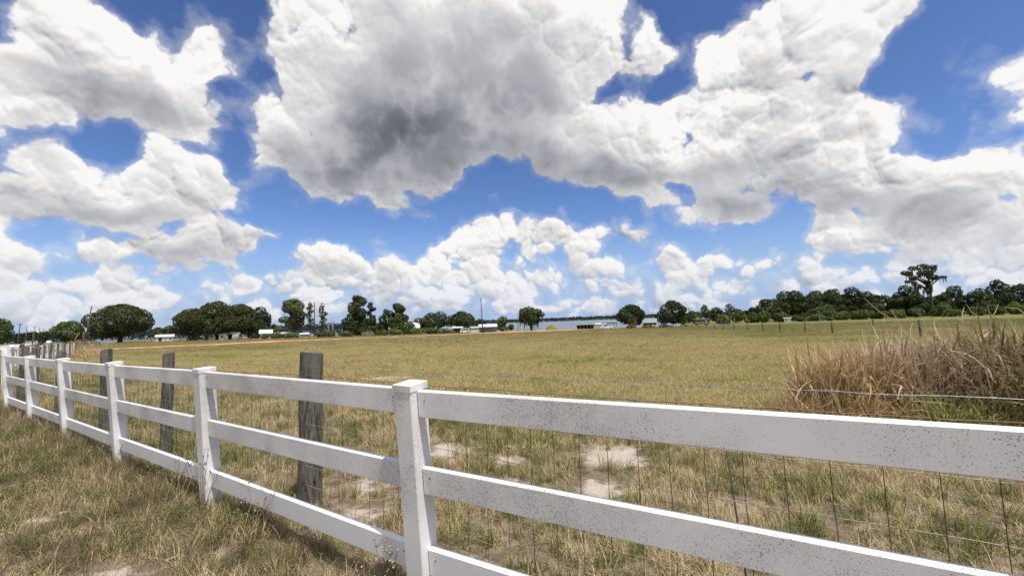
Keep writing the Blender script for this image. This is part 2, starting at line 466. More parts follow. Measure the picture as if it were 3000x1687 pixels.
# ------------------------------------------------------------------ materials
class NT:
    def __init__(self, name):
        self.mat = bpy.data.materials.new(name)
        self.mat.use_nodes = True
        self.nt = self.mat.node_tree
        self.nt.nodes.clear()
        self.N, self.L = self.nt.nodes, self.nt.links
    def put(self, sock, v):
        if isinstance(v, bpy.types.NodeSocket): self.L.new(v, sock)
        elif isinstance(v, (tuple, list)) and len(v) == 3 and sock.type == 'RGBA': sock.default_value = (*v, 1)
        else: sock.default_value = v
    def node(self, t, **kw):
        n = self.N.new(t)
        for k, v in kw.items(): setattr(n, k, v)
        return n
    def math(self, op, a, b=0.0, clamp=False):
        n = self.node('ShaderNodeMath', operation=op, use_clamp=clamp)
        self.put(n.inputs[0], a); self.put(n.inputs[1], b); return n.outputs[0]
    def vec(self, op, a, b=None, scale=None):
        n = self.node('ShaderNodeVectorMath', operation=op)
        self.put(n.inputs[0], a)
        if b is not None: self.put(n.inputs[1], b)
        if scale is not None: self.put(n.inputs['Scale'], scale)
        return n.outputs[0]
    def mr(self, x, a, b, c=0.0, d=1.0, kind='SMOOTHSTEP'):
        n = self.node('ShaderNodeMapRange', interpolation_type=kind)
        for i, q in enumerate((x, a, b, c, d)): self.put(n.inputs[i], q)
        return n.outputs[0]
    def mix(self, f, a, b, blend='MIX'):
        n = self.node('ShaderNodeMix', data_type='RGBA', blend_type=blend)
        self.put(n.inputs[0], f); self.put(n.inputs[6], a); self.put(n.inputs[7], b); return n.outputs[2]
    def noise(self, vec, scale, detail=4.0, rough=.55, dist=0.0):
        n = self.node('ShaderNodeTexNoise')
        if vec is not None: self.put(n.inputs['Vector'], vec)
        n.inputs['Scale'].default_value = scale; n.inputs['Detail'].default_value = detail
        n.inputs['Roughness'].default_value = rough; n.inputs['Distortion'].default_value = dist
        return n.outputs[0]
    def pos(self):
        return self.node('ShaderNodeNewGeometry').outputs['Position']
    def obj(self):
        return self.node('ShaderNodeTexCoord').outputs['Object']
    def rnd(self):
        return self.node('ShaderNodeObjectInfo').outputs['Random']
    def ramp(self, x, stops):
        n = self.node('ShaderNodeValToRGB')
        e = n.color_ramp
        while len(e.elements) < len(stops): e.elements.new(.5)
        for i, (p, c) in enumerate(stops):
            e.elements[i].position = p; e.elements[i].color = (*c, 1)
        self.put(n.inputs[0], x); return n.outputs[0]
    def bump(self, h, strength=.5, dist=.02):
        n = self.node('ShaderNodeBump'); n.inputs['Strength'].default_value = strength; n.inputs['Distance'].default_value = dist
        self.put(n.inputs['Height'], h); return n.outputs[0]
    def out(self, col, rough=.8, spec=.3, normal=None, metal=0.0, trans=None):
        b = self.node('ShaderNodeBsdfPrincipled')
        self.put(b.inputs['Base Color'], col); self.put(b.inputs['Roughness'], rough)
        self.put(b.inputs['Metallic'], metal)
        self.put(b.inputs['Specular IOR Level'], spec)
        if normal is not None: self.L.new(normal, b.inputs['Normal'])
        o = self.node('ShaderNodeOutputMaterial')
        if trans is not None:                       # thin leaves let light through
            t = self.node('ShaderNodeBsdfTranslucent'); self.put(t.inputs[0], col)
            m = self.node('ShaderNodeMixShader'); m.inputs[0].default_value = trans
            self.L.new(b.outputs[0], m.inputs[1]); self.L.new(t.outputs[0], m.inputs[2])
            self.L.new(m.outputs[0], o.inputs[0])
        else:
            self.L.new(b.outputs[0], o.inputs[0])
        return self.mat

def plain(name, col, rough=.7, var=.12, scale=6.0, spec=.3, metal=0.0):
    m = NT(name)
    n = m.noise(m.obj(), scale, 5, .6)
    c = m.mix(m.mr(n, .3, .7), tuple(x * (1 - var) for x in col), tuple(min(1, x * (1 + var)) for x in col))
    return m.out(c, rough, spec, None, metal)

# grass colour shared by the soil between the tufts and the tufts: dry gold to green, by place
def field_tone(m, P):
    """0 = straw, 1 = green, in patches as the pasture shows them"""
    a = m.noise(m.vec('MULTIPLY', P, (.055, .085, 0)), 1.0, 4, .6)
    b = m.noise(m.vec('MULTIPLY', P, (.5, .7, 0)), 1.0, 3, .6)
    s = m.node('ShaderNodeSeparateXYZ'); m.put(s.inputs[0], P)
    far_right = m.math('MULTIPLY', m.mr(s.outputs[0], 6, 40), m.mr(s.outputs[1], 16, 45, 0, .09))     # greener and darker with distance on the right
    return m.math('ADD', m.math('ADD', m.math('MULTIPLY', a, .7), m.math('MULTIPLY', b, .3)), far_right)

def ground_material():
    m = NT('pasture_ground')
    P = m.pos()
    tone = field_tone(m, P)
    fine = m.noise(P, 9.0, 6, .65)
    grain = m.noise(P, 120.0, 3, .6)
    soil = m.mix(m.mr(fine, .35, .65), (.16, .12, .08), (.30, .235, .165))
    straw = m.mix(m.mr(fine, .3, .7), (.19, .15, .072), (.31, .25, .125))
    green = m.mix(m.mr(fine, .3, .7), (.115, .115, .038), (.20, .19, .065))
    grass = m.mix(m.mr(tone, .44, .60), straw, green)
    near = m.node('ShaderNodeVectorMath', operation='LENGTH')
    m.put(near.inputs[0], P)
    base = m.mix(m.mr(near.outputs['Value'], 6.0, 16.0), soil, grass)
    at = m.node('ShaderNodeAttribute'); at.attribute_name = 'sand'
    sandc = m.mix(m.mr(grain, .3, .7), (.40, .335, .28), (.60, .53, .46))
    sm = m.mr(m.math('ADD', at.outputs['Fac'], m.math('MULTIPLY', m.math('SUBTRACT', m.noise(P, 4.5, 6, .7), .5), 1.9)), .40, .78)
    base = m.mix(sm, base, sandc)
    ad = m.node('ShaderNodeAttribute'); ad.attribute_name = 'dirt'
    dirtc = m.mix(m.mr(m.noise(P, .35, 4, .6), .35, .65), (.58, .26, .11), (.64, .42, .24))
    dm = m.mr(m.math('ADD', ad.outputs['Fac'], m.math('MULTIPLY', m.math('SUBTRACT', m.noise(P, 1.4, 4, .65), .5), .9)), .42, .62)
    base = m.mix(dm, base, dirtc)
    h = m.math('ADD', fine, m.math('MULTIPLY', grain, .35))
    return m.out(base, .95, .1, m.bump(h, .7, .05))

# ------------------------------------------------------------------ the setting
# bare sand: photo spot, radii in metres, strength (found again as bare soil between the tufts)
def hit(px, py):
    d = ray(px, py)
    t = 1.0
    for _ in range(30):
        z = float(ground_z(d[0] * t, t)); t = (z - EYE[2]) / d[2]
    return d[0] * t, t
SAND = []
for px, py, rx, ry, w in ((1790, 1330, .46, .66, 1.0), (1745, 1440, .30, .34, .85), (1040, 1228, .35, .45, .6), (1080, 1420, .50, .40, .7), (1060, 1500, .3, .3, .7),
                          (1320, 1320, .36, .45, .9), (1480, 1350, .28, .3, .7), (1500, 1420, .3, .22, .6), (2600, 1375, .30, .30, .6), (2210, 1330, .35, .3, .7),
                          (120, 1530, .26, .10, .75), (30, 1570, .3, .10, .6), (0, 1430, .3, .2, .6), (300, 1672, .42, .12, .72), (130, 1690, .35, .1, .6),
                          (1130, 1110, 1.1, .9, .8), (800, 1180, .5, .5, .5), (2060, 1300, .4, .3, .6), (2760, 1500, .25, .2, .6), (2450, 1620, .3, .2, .6), (1400, 1640, .25, .2, .5)):
    X, Y = hit(px, py); SAND.append((X, Y, rx, ry, w))
# the sandy track across the pasture, by photo column and depth
TRACK = [(-40, 47, 1.0), (200, 54, 1.6), (450, 62, 2.4), (620, 68, 2.8), (720, 74, 3.6), (800, 80, 3.2), (950, 86, 2.4), (1080, 92, 3.4), (1160, 97, 2.0), (1350, 112, 2.2), (1430, 124, 4.0), (1500, 136, 9.0), (1580, 146, 11.0), (1680, 156, 7.0), (1800, 164, 3.0)]
TR = [(*gp(px, y)[:2], w * 1.3) for px, y, w in TRACK]

def sand_at(X, Y):
    s = np.zeros(np.shape(X))
    for a, b, rx, ry, w in SAND:
        s = np.maximum(s, w * np.exp(-(((X - a) / rx) ** 2 + ((Y - b) / ry) ** 2) * 1.1))
    return s
def dirt_at(X, Y):
    s = np.zeros(np.shape(X))
    for (x0, y0, w0), (x1, y1, w1) in zip(TR, TR[1:]):
        dx, dy = x1 - x0, y1 - y0
        t = np.clip(((X - x0) * dx + (Y - y0) * dy) / (dx * dx + dy * dy), 0, 1)
        dist = np.hypot(X - x0 - t * dx, Y - y0 - t * dy)
        s = np.maximum(s, np.clip(1.25 - dist / (w0 + t * (w1 - w0)), 0, 1))
    return s
def vnoise(X, Y, s, seed=0):
    """smooth value noise for relief and for where things grow"""
    X = np.asarray(X, float) * s + 31.7 * seed; Y = np.asarray(Y, float) * s + 17.3 * seed
    i, j = np.floor(X), np.floor(Y)
    u, v = X - i, Y - j
    u, v = u * u * (3 - 2 * u), v * v * (3 - 2 * v)
    h = lambda a, b: np.modf(np.abs(np.sin(a * 127.1 + b * 311.7 + seed * 13.7) * 43758.5453))[0]
    return (h(i, j) * (1 - u) + h(i + 1, j) * u) * (1 - v) + (h(i, j + 1) * (1 - u) + h(i + 1, j + 1) * u) * v
def relief(X, Y):
    r = np.hypot(X, Y)
    a = np.clip(1 - r / 30, 0, 1)
    return (.05 * (vnoise(X, Y, 1.3, 1) - .5) + .03 * (vnoise(X, Y, 3.7, 2) - .5)) * a + .10 * (vnoise(X, Y, .16, 3) - .5) * np.clip(r / 12, 0, 1) + .22 * np.clip(dirt_at(X, Y), 0, .8)

def build_ground():
    na = 720
    rad = np.concatenate([np.linspace(.4, 9, 170), np.geomspace(9.1, 170, 190), np.geomspace(174, 6000, 60)])
    # finer in front of the camera
    t = np.linspace(-1, 1, na)
    ang = np.sign(t) * (np.abs(t) * .55 + .45 * np.abs(t) ** 4) * PI
    A, Rr = np.meshgrid(ang, rad)
    X, Y = np.sin(A) * Rr, np.cos(A) * Rr
    Z = ground_z(X, Y) + relief(X, Y)
    # beyond the far shore the land rises again a little above the water
    far = np.clip((Y - 2150) / 60, 0, 1)
    Z = Z * (1 - far) + (-2.2) * far
    v = np.stack([X, Y, Z], -1).reshape(-1, 3)
    v = np.vstack([v, [[0, 0, float(ground_z(0, 0))]]])
    nr = len(rad)
    I = np.arange(nr * na).reshape(nr, na)
    q = np.stack([I[:-1, :-1], I[:-1, 1:], I[1:, 1:], I[1:, :-1]], -1).reshape(-1, 4)[:, ::-1]
    me = bpy.data.meshes.new('ground')
    fan = [(int(I[0, k]), int(I[0, k + 1]), nr * na) for k in range(na - 1)]
    me.from_pydata(v.tolist(), [], [tuple(r) for r in q.tolist()] + [f[::-1] for f in fan])
    for nm, fn in (('sand', sand_at), ('dirt', dirt_at)):
        at = me.attributes.new(nm, 'FLOAT', 'POINT')
        at.data.foreach_set('value', fn(v[:, 0], v[:, 1]).astype(np.float32))
    me.polygons.foreach_set('use_smooth', np.ones(len(me.polygons), bool))
    me.materials.append(ground_material())
    # make sure it faces up
    me.update()
    if me.polygons[len(me.polygons) // 2].normal.z < 0:
        me.flip_normals()
    o = link('ground', me)
    tag(o, 'dry yellow green pasture ground with bare sandy patches', kind='structure')
build_ground()

def lake_material():
    m = NT('lake_water')
    P = m.pos()
    w1 = m.noise(m.vec('MULTIPLY', P, (.16, .5, 1)), 1.0, 4, .6)
    w2 = m.noise(m.vec('MULTIPLY', P, (.02, .05, 1)), 1.0, 3, .6)
    c = m.mix(m.mr(w2, .35, .65), (.09, .125, .165), (.13, .17, .21))
    return m.out(c, .28, .5, m.bump(m.math('ADD', w1, w2), .9, .6))
WATER = -3.02
b = MB()
b.add([(-2600, 170, WATER), (700, 170, WATER), (1900, 2230, WATER), (-3600, 2230, WATER)], [(0, 1, 2, 3)])
tag(b.build('lake', lake_material()), 'blue grey lake rippled by wind', kind='structure')

# ------------------------------------------------------------------ road on the left
def road():
    m = NT('pale_road')
    P = m.pos()
    c = m.mix(m.mr(m.noise(P, .6, 5, .6), .3, .7), (.44, .42, .39), (.56, .53, .49))
    mat = m.out(c, .9, .2)
    d = np.array([-.749, .663]); n = np.array([-.663, -.749])
    v, fs = [], []
    ts = np.concatenate([np.linspace(-60, 120, 60), np.linspace(126, 520, 50)])
    for t in ts:
        for off in (7.0, 7.05, 13.6, 13.65):
            p = d * t + n * off
            h = .05 if off in (7.05, 13.6) else -.03
            v.append((p[0], p[1], float(ground_z(*p) + relief(*p)) + h))
    for i in range(len(ts) - 1):
        for k in range(3):
            a = i * 4 + k
            fs.append((a, a + 4, a + 5, a + 1))
    b = MB(); b.add(v, fs)
    o = b.build('road', mat)
    if o.data.polygons[1].normal.z < 0: o.data.flip_normals()
    tag(o, 'pale sunlit road running away on the left', kind='structure')
road()

# ------------------------------------------------------------------ white vinyl fence
def vinyl_material():
    m = NT('white_vinyl')
    P = m.pos()
    s = m.node('ShaderNodeSeparateXYZ'); m.put(s.inputs[0], P)
    patch = m.mr(m.noise(P, 2.3, 4, .6), .24, .74)
    upper = m.mr(s.outputs[2], .40, .52)
    sp = m.noise(P, 165.0, 2, .5)
    sp2 = m.noise(P, 330.0, 2, .5)
    thr = m.math('SUBTRACT', .69, m.math('MULTIPLY', m.math('MULTIPLY', patch, upper), .168))
    spots = m.mr(m.math('SUBTRACT', sp, thr), 0.0, .06)
    spots2 = m.mr(m.math('SUBTRACT', sp2, m.math('ADD', thr, -.01)), 0.0, .06)
    mil = m.math('MAXIMUM', spots, m.math('MULTIPLY', spots2, .6))
    film = m.math('MULTIPLY', m.math('MULTIPLY', patch, upper), .30)
    base = m.mix(m.mr(m.noise(P, 1.1, 3, .5), .3, .7), (.79, .78, .765), (.85, .84, .825))
    base = m.mix(film, base, (.36, .34, .32))
    base = m.mix(m.math('MULTIPLY', mil, .70), base, (.17, .155, .14))
    low = m.mr(s.outputs[2], .22, .02, 0, .55)             # soil splashed on the foot of the posts
    base = m.mix(m.math('MULTIPLY', low, m.mr(m.noise(P, 14, 4, .6), .35, .6)), base, (.36, .29, .22))
    return m.out(base, .42, .4, m.bump(m.noise(P, 60, 2, .5), .08, .002))
VINYL = vinyl_material()
SCREW = plain('screw_head', (.10, .09, .085), .6, .2, 30)
E_ = np.array([.8487, -.5288]); N_ = np.array([.5288, .8487])     # along the fence to the right, and away from the camera
LEAN = math.radians(4.6)
P0 = np.array([-.535, 2.341])
posts = [P0 + E_ * 4.90 + N_ * .25, P0 + E_ * 2.46 + N_ * .125] + [P0 - E_ * s for s in (0.0, 2.58, 4.97, 7.35, 9.76, 12.05)]
# then the line swings round with the road
curve = [posts[-1], np.array([-16.9, 13.5]), np.array([-23.2, 18.5]), np.array([-29.6, 24.9]), np.array([-36.2, 31.8]), np.array([-47.0, 43.5])]
def walk(line, step, start=0.0):
    out, need = [], start
    for a, c in zip(line, line[1:]):
        Ls = float(np.linalg.norm(c - a)); t = need
        while t <= Ls:
            out.append(a + (c - a) * (t / Ls)); t += step
        need = t - Ls
    return out
posts += walk(curve, 2.43, 2.43)
def hgt(p): return float(ground_z(p[0], p[1]) + relief(p[0], p[1]))

fence = thing('ranch_fence', 'white vinyl three rail ranch fence spotted with mildew along the roadside', 'fence', (posts[2][0], posts[2][1], hgt(posts[2])))
FB = Vector(fence.location)
def post_mesh():
    b = MB(); b.box((0, 0, .57), (.127, .127, 1.24), bevel=.006)
    return b.mesh('post', VINYL)
def cap_mesh():
    b = MB(); h = .0672
    z0, z1, z2 = 1.162, 1.196, 1.207
    vs = [(x * h, y * h, z0) for x, y in ((-1, -1), (1, -1), (1, 1), (-1, 1))] + [(x * h, y * h, z1) for x, y in ((-1, -1), (1, -1), (1, 1), (-1, 1))]
    vs += [(x * .060, y * .060, z2 - .006) for x, y in ((-1, -1), (1, -1), (1, 1), (-1, 1))] + [(0, 0, z2)]
    fs = [(3, 2, 1, 0)] + [(i, (i + 1) % 4, 4 + (i + 1) % 4, 4 + i) for i in range(4)] + [(4 + i, 4 + (i + 1) % 4, 8 + (i + 1) % 4, 8 + i) for i in range(4)] + [(8 + i, 8 + (i + 1) % 4, 12) for i in range(4)]
    b.add(vs, fs)
    return b.mesh('cap', VINYL)
PM, CM = post_mesh(), cap_mesh()
rr = random.Random(5)
frames = []
for i, p in enumerate(posts):
    a, c = posts[max(i - 1, 0)], posts[min(i + 1, len(posts) - 1)]
    t = (a - c) if i else (posts[0] - posts[1])
    t = t / np.linalg.norm(t)
    rz = math.atan2(t[1], t[0])
    lean = LEAN * (1 if i < 9 else .5) + math.radians(rr.uniform(-.5, .5))
    Mx = Matrix.Translation((p[0], p[1], hgt(p) if i > 9 else 0.0)) @ Matrix.Rotation(rz, 4, 'Z') @ Matrix.Rotation(lean, 4, 'X') @ Matrix.Rotation(math.radians(rr.uniform(-.4, .4)), 4, 'Y')
    frames.append(Mx)
    o = link('post', PM, fence)
    o.matrix_local = Matrix.Translation(-FB) @ Mx
    link('cap', CM, o)
for i in range(len(posts) - 1):
    for h in (1.098, .678, .238):                       # rail centres
        A = frames[i] @ Vector((-.0655, 0, h + rr.uniform(-.004, .004))); B = frames[i + 1] @ Vector((.0655, 0, h + rr.uniform(-.004, .004)))
        Lr = (A - B).length
        b = MB(); b.box((0, 0, 0), (Lr, .040, .142), bevel=.005)
        up = (frames[i].to_3x3() @ Vector((0, 0, 1)) + frames[i + 1].to_3x3() @ Vector((0, 0, 1))).normalized()
        xa = (A - B).normalized(); ya = up.cross(xa).normalized(); za = xa.cross(ya)
        R3 = Matrix((xa, ya, za)).transposed().to_4x4()
        o = b.build('rail', VINYL, fence)
        if i < 6:                                       # dark screw heads near the ends
            for sx_ in (-1, 1):
                k = MB(); k.tube([(sx_ * (Lr / 2 - .05), -.0195, .02), (sx_ * (Lr / 2 - .05), -.0225, .02)], .0042, 8); k.build('screw', SCREW, o)
        o.matrix_local = Matrix.Translation(-FB) @ Matrix.Translation((A + B) / 2 + Vector((0, 0, rr.uniform(-.004, .004)))) @ R3

# ------------------------------------------------------------------ wire fence just behind it
def wood_material(name, a, b_, c_):
    m = NT(name)
    O = m.obj()
    g = m.noise(m.vec('MULTIPLY', O, (15, 15, 2.0)), 1.0, 6, .68, 2.2)
    g2 = m.noise(m.vec('MULTIPLY', O, (70, 70, 3.0)), 1.0, 3, .6)
    big = m.noise(O, 3.0, 3, .6)
    col = m.mix(m.mr(g, .35, .62), a, b_)
    col = m.mix(m.mr(big, .4, .7, 0, .7), col, c_)
    col = m.mix(m.mr(g, .34, .42, .95, 0), col, (.012, .011, .010))
    return m.out(col, .9, .15, m.bump(m.math('ADD', g, m.math('MULTIPLY', g2, .5)), .9, .02))
WOOD = wood_material('weathered_wood', (.085, .075, .065), (.22, .20, .175), (.11, .11, .085))
def wire_mat(name, col, rough=.45, metal=.6):
    return plain(name, col, rough, .35, 40, .5, metal)
STEEL = wire_mat('galvanised_wire', (.34, .35, .37))
TANWIRE = wire_mat('dull_wire', (.33, .29, .22), .6, .4)
DARKW = wire_mat('dark_wire', (.07, .055, .045), .7, .2)
RUSTW = wire_mat('rusty_wire', (.25, .165, .10), .7, .2)

wire = thing('wire_fence', 'field wire fence with barbed top strand on grey round wooden posts', 'fence', (-1.80, 3.62, 0))
WB = Vector(wire.location)
def wpost_mesh(seed, h, r):
    rq = random.Random(seed)
    b = MB(); n = 14
    prof = [1 + rq.uniform(-.06, .06) for _ in range(n)]
    vs, fs = [], []
    zs = [-.25, .0, .3, .6, .9, h - .012, h]
    for j, z in enumerate(zs):
        k = r * (1.06 - .05 * j / 6) * (.965 if j == 6 else 1)
        dx, dy = rq.uniform(-.006, .006), rq.uniform(-.006, .006)
        for q in range(n):
            a = 2 * PI * q / n
            tl = .012 * math.cos(a) if j >= 5 else 0
            vs.append((dx + k * prof[q] * math.cos(a), dy + k * prof[q] * math.sin(a), z + tl))
    for j in range(len(zs) - 1):
        for q in range(n):
            w = (q + 1) % n
            fs.append((j * n + q, j * n + w, j * n + n + w, j * n + n + q))
    b.add(vs, fs, 0, True)
    b.add(vs[-n:], [tuple(range(n))])
    return b.mesh('post', WOOD)
W1, W2 = np.array([-1.80, 3.62]), np.array([-4.44, 5.22])
wd = (W2 - W1) / np.linalg.norm(W2 - W1)
wline = [W1 - wd * 4.75, W1, W2] + [W1 + wd * t for t in (5.4, 8.0, 11.2)]
wcurve = [wline[-1]] + [np.array(q) for q in ((-16.4, 14.0), (-22.7, 19.2), (-29.0, 25.4), (-35.6, 32.3), (-46.4, 44.0))]
wfar = walk(wcurve, 3.9, 3.9)
wline += wfar
VAR = [wpost_mesh(k, (1.30, 1.27, 1.34)[k], (.092, .080, .085)[k]) for k in range(3)]
for i, p in enumerate(wline):
    o = link('post', VAR[0 if i == 1 else (1 if i == 2 else i % 3)], wire)
    o.matrix_local = Matrix.Translation(-WB) @ Matrix.Translation((p[0], p[1], hgt(p) if i > 5 else 0)) @ Matrix.Diagonal((*((1, 1) if i in (0, 1) else (.74, .74) if i < 6 else (.62, .62)), 1, 1)) @ Matrix.Rotation(rr.uniform(0, 6), 4, 'Z') @ Matrix.Rotation(math.radians(rr.uniform(-1, 1)), 4, 'X')
def strand(h, rad, mat, name, barbs=False, last=9, sag=.012, seed=0):
    rq = random.Random(seed)
    b = MB()
    pth = []
    for i in range(min(last, len(wline) - 1)):
        a, c = wline[i], wline[i + 1]
        Ls = np.linalg.norm(c - a)
        off = np.array([-wd[1], wd[0]])  # a normal
        off = off if off @ np.array([.53, .85]) < 0 else -off
        za, zc = (hgt(a) if i > 5 else 0), (hgt(c) if i + 1 > 5 else 0)
        n = int(Ls / .11)
        for k in range(n):
            t = k / n
            p = a + (c - a) * t + off * .088
            pth.append((p[0], p[1], za + (zc - za) * t + h - sag * 4 * t * (1 - t) + rq.uniform(-.003, .003)))
    pth = [Vector(q) - WB for q in pth]
    b.tube(pth, rad, 5, 0, False)
    if barbs:
        for k in range(1, len(pth) - 1):
            if k % 2: continue
            q = pth[k]
            for s in range(2):
                w = Vector((rq.uniform(-1, 1), rq.uniform(-1, 1), rq.uniform(-1, 1))).normalized() * .012
                b.tube([q - w, q + w], .0011, 4, 0, False)
            b.tube([q - Vector((wd[0] * .006, wd[1] * .006, 0)), q + Vector((wd[0] * .006, wd[1] * .006, 0))], rad * 1.9, 5, 0, False)
    return b.build(name, mat, wire)
strand(1.19, .0015, STEEL, 'barbed_wire', True, 12, .01, 1)
for k, h in enumerate((1.115, .915, .705, .53, .36, .205, .06)):
    strand(h, .0025 if k == 0 else .0019, RUSTW if k < 1 else TANWIRE, 'mesh_wire', False, 9, .02, 10 + k)
bm_ = MB()                                               # upright stays every six inches
for i in range(7):
    a, c = wline[i], wline[i + 1]
    Ls = np.linalg.norm(c - a); n = int(Ls / .1525)
    off = np.array([wd[1], -wd[0]]); off = off if off @ np.array([.53, .85]) < 0 else -off
    for k in range(n):
        t = (k + .37) / n
        p = a + (c - a) * t + off * .0895
        sg = .02 * 4 * t * (1 - t)
        pts_ = [Vector((p[0] + rr.uniform(-.006, .006), p[1] + rr.uniform(-.006, .006), z - sg)) - WB for z in (1.118, .8, .45, .03)]
        bm_.tube(pts_, .0017, 4, 0, False)
st = bm_.build('wire_stays', DARKW, wire)
# a thin leaning steel stake that holds the mesh up between the posts
sx, sy, _ = [*(P0 * 0), 0]
sp_ = W1 - wd * 3.28
b = MB(); b.tube([Vector((sp_[0] + .06, sp_[1] + .05, -.1)) - WB, Vector((sp_[0], sp_[1] + .1, .98)) - WB], .0042, 5)
b.build('stake', plain('dark_steel', (.05, .065, .05), .6), wire)

# ------------------------------------------------------------------ pasture fence on the right
pf = thing('pasture_fence', 'row of thin dark wooden fence posts crossing the pasture on the right', 'fence', gp(2240, 59))
PB = Vector(pf.location)
DARKWOOD = wood_material('dark_wood', (.045, .04, .033), (.13, .115, .095), (.07, .065, .05))
pp = [(2915, 24.0), (2698, 28.3), (2562, 34.0), (2440, 40.5), (2360, 46.5), (2285, 52.5), (2236, 58.5), (2190, 64.5), (2151, 70.5), (2120, 77), (2093, 83), (2069, 89.5), (2048, 96), (2028, 102), (2012, 108), (1997, 114), (1982, 121), (1968, 128), (1955, 136), (1943, 144), (1931, 152), (1920, 160)]
tb = MB(); tb.tube([(0, 0, -.2), (0.01, 0, .6), (0, .01, 1.27)], [.07, .066, .062], 9)
PMESH = tb.mesh('post', DARKWOOD)
tops = []
for px, y in pp:
    q = Vector(gp(px, y))
    o = link('post', PMESH, pf, q - PB, (math.radians(rr.uniform(-2.5, 2.5)), math.radians(rr.uniform(-2.5, 2.5)), rr.uniform(0, 6)))
    o.scale = (1, 1, rr.uniform(.94, 1.05))
    tops.append(q - PB)
for h in (1.15, .85, .5, .2):
    b = MB(); b.tube([t + Vector((0, -.07, h)) for t in tops], .004, 4, 0, False)
    b.build('wire', STEEL, pf)

# ------------------------------------------------------------------ trees
def fast_mesh(name, V_, Q, mats, mi=None, smooth=False):
    me = bpy.data.meshes.new(name)
    n, k = len(Q), Q.shape[1]
    me.vertices.add(len(V_)); me.vertices.foreach_set('co', np.ascontiguousarray(V_, np.float32).ravel())
    me.loops.add(n * k); me.loops.foreach_set('vertex_index', np.ascontiguousarray(Q, np.int32).ravel())
    me.polygons.add(n); me.polygons.foreach_set('loop_start', np.arange(0, n * k, k, dtype=np.int32))
    if mi is not None: me.polygons.foreach_set('material_index', np.ascontiguousarray(mi, np.int32))
    if smooth: me.polygons.foreach_set('use_smooth', np.ones(n, bool))
    for m in (mats if isinstance(mats, (list, tuple)) else [mats]): me.materials.append(m)
    me.update(calc_edges=True)
    return me

def leaf_material(name, dark, light, trans=.22):
    m = NT(name)
    isl = m.node('ShaderNodeNewGeometry').outputs['Random Per Island']
    big = m.noise(m.obj(), .45, 3, .6)
    f = m.math('ADD', m.math('MULTIPLY', isl, .65), m.math('MULTIPLY', m.mr(big, .3, .7), .35))
    return m.out(m.mix(f, dark, light), .75, .08, None, 0.0, trans)
LEAF = {
    'oak': leaf_material('oak_leaf', (.022, .031, .012), (0.111, 0.130, 0.047)),
    'dark': leaf_material('dark_leaf', (.016, .025, .010), (0.081, 0.107, 0.035)),
    'mid': leaf_material('mid_leaf', (.032, .050, .015), (0.143, 0.189, 0.058)),
    'light': leaf_material('light_leaf', (.055, .085, .022), (.19, .23, .065)),
    'cypress': leaf_material('cypress_leaf', (.05, .055, .02), (0.221, 0.221, 0.078)),
    'brown': leaf_material('brown_leaf', (.10, .055, .022), (.30, .19, .085)),
    'grey': leaf_material('moss_hanging', (.07, .072, .055), (.16, .16, .125)),
    'far': leaf_material('far_leaf', (.020, .030, .030), (.045, .060, .055)),
}
BARK = wood_material('bark', (.035, .03, .024), (.095, .085, .07), (.06, .06, .045))
GREYBARK = wood_material('grey_bark', (.12, .11, .10), (.26, .24, .21), (.16, .15, .13))

def quads(C, Nn, size, asp=1.0, r=None):
    """one leaf clump per point: a slightly folded diamond facing Nn"""
    r = r or rng
    n = len(C)
    a = np.cross(Nn, r.normal(size=(n, 3))); a /= np.linalg.norm(a, axis=1, keepdims=True) + 1e-9
    b = np.cross(Nn, a)
    s = (size * r.uniform(.6, 1.35, n))[:, None]
    V_ = np.stack([C - a * s * .5, C - b * s * .42 * asp + Nn * s * .12, C + a * s * .5, C + b * s * .42 * asp + Nn * s * .10], 1).reshape(-1, 3)
    return V_, np.arange(n * 4).reshape(n, 4)

def crown(lobes, size, dens, r, fill=.12, up=.25):
    """leaf clumps through the outer part of overlapping lobes, each knobbly"""
    Cs, Ns = [], []
    L_ = [(np.array(c, float), np.array(q, float)) for c, q in lobes]
    for i, (c, q) in enumerate(L_):
        area = 4 * PI * ((q[0] * q[1]) ** 1.6 / 3 + (q[0] * q[2]) ** 1.6 / 3 + (q[1] * q[2]) ** 1.6 / 3) ** (1 / 1.6)
        n = max(20, int(area * dens / (size * size)))
        d = r.normal(size=(n, 3)); d /= np.linalg.norm(d, axis=1, keepdims=True)
        # knobs: lumps of foliage standing out of the lobe, hollows between them
        kn = r.normal(size=(14, 3)); kn /= np.linalg.norm(kn, axis=1, keepdims=True)
        bump = (np.max(d @ kn.T, axis=1) - .75) / .25
        k = 1 + .16 * np.clip(bump, -1.4, 1) - np.abs(r.normal(0, fill, n))
        P = c + d * q * k[:, None]
        keep = np.ones(n, bool)
        for j, (c2, q2) in enumerate(L_):
            if j != i:
                keep &= np.sum(((P - c2) / q2) ** 2, axis=1) > .50
        keep &= (bump > -1.1) | (r.random(n) < .5)
        P, d = P[keep], d[keep]
        nn = d / q; nn /= np.linalg.norm(nn, axis=1, keepdims=True)
        nn = nn + r.normal(0, .55, nn.shape) + np.array([0, 0, up]); nn /= np.linalg.norm(nn, axis=1, keepdims=True)
        Cs.append(P); Ns.append(nn)
    return np.vstack(Cs), np.vstack(Ns)

def trunk(b, h, r0, lean=(0, 0), base=(0, 0, 0), n=9, top=.5):
    p = Vector(base)
    pth, rad = [], []
    for t in (-.06, 0, .04, .12, .35, .7, 1):
        pth.append(p + Vector((lean[0] * t * t, lean[1] * t * t, h * t)))
        rad.append(r0 * (1.9 if t < 0 else 1.55 if t == 0 else 1.2 if t < .1 else 1 - (1 - top) * t))
    b.tube(pth, rad, n)
    return pth[-1]

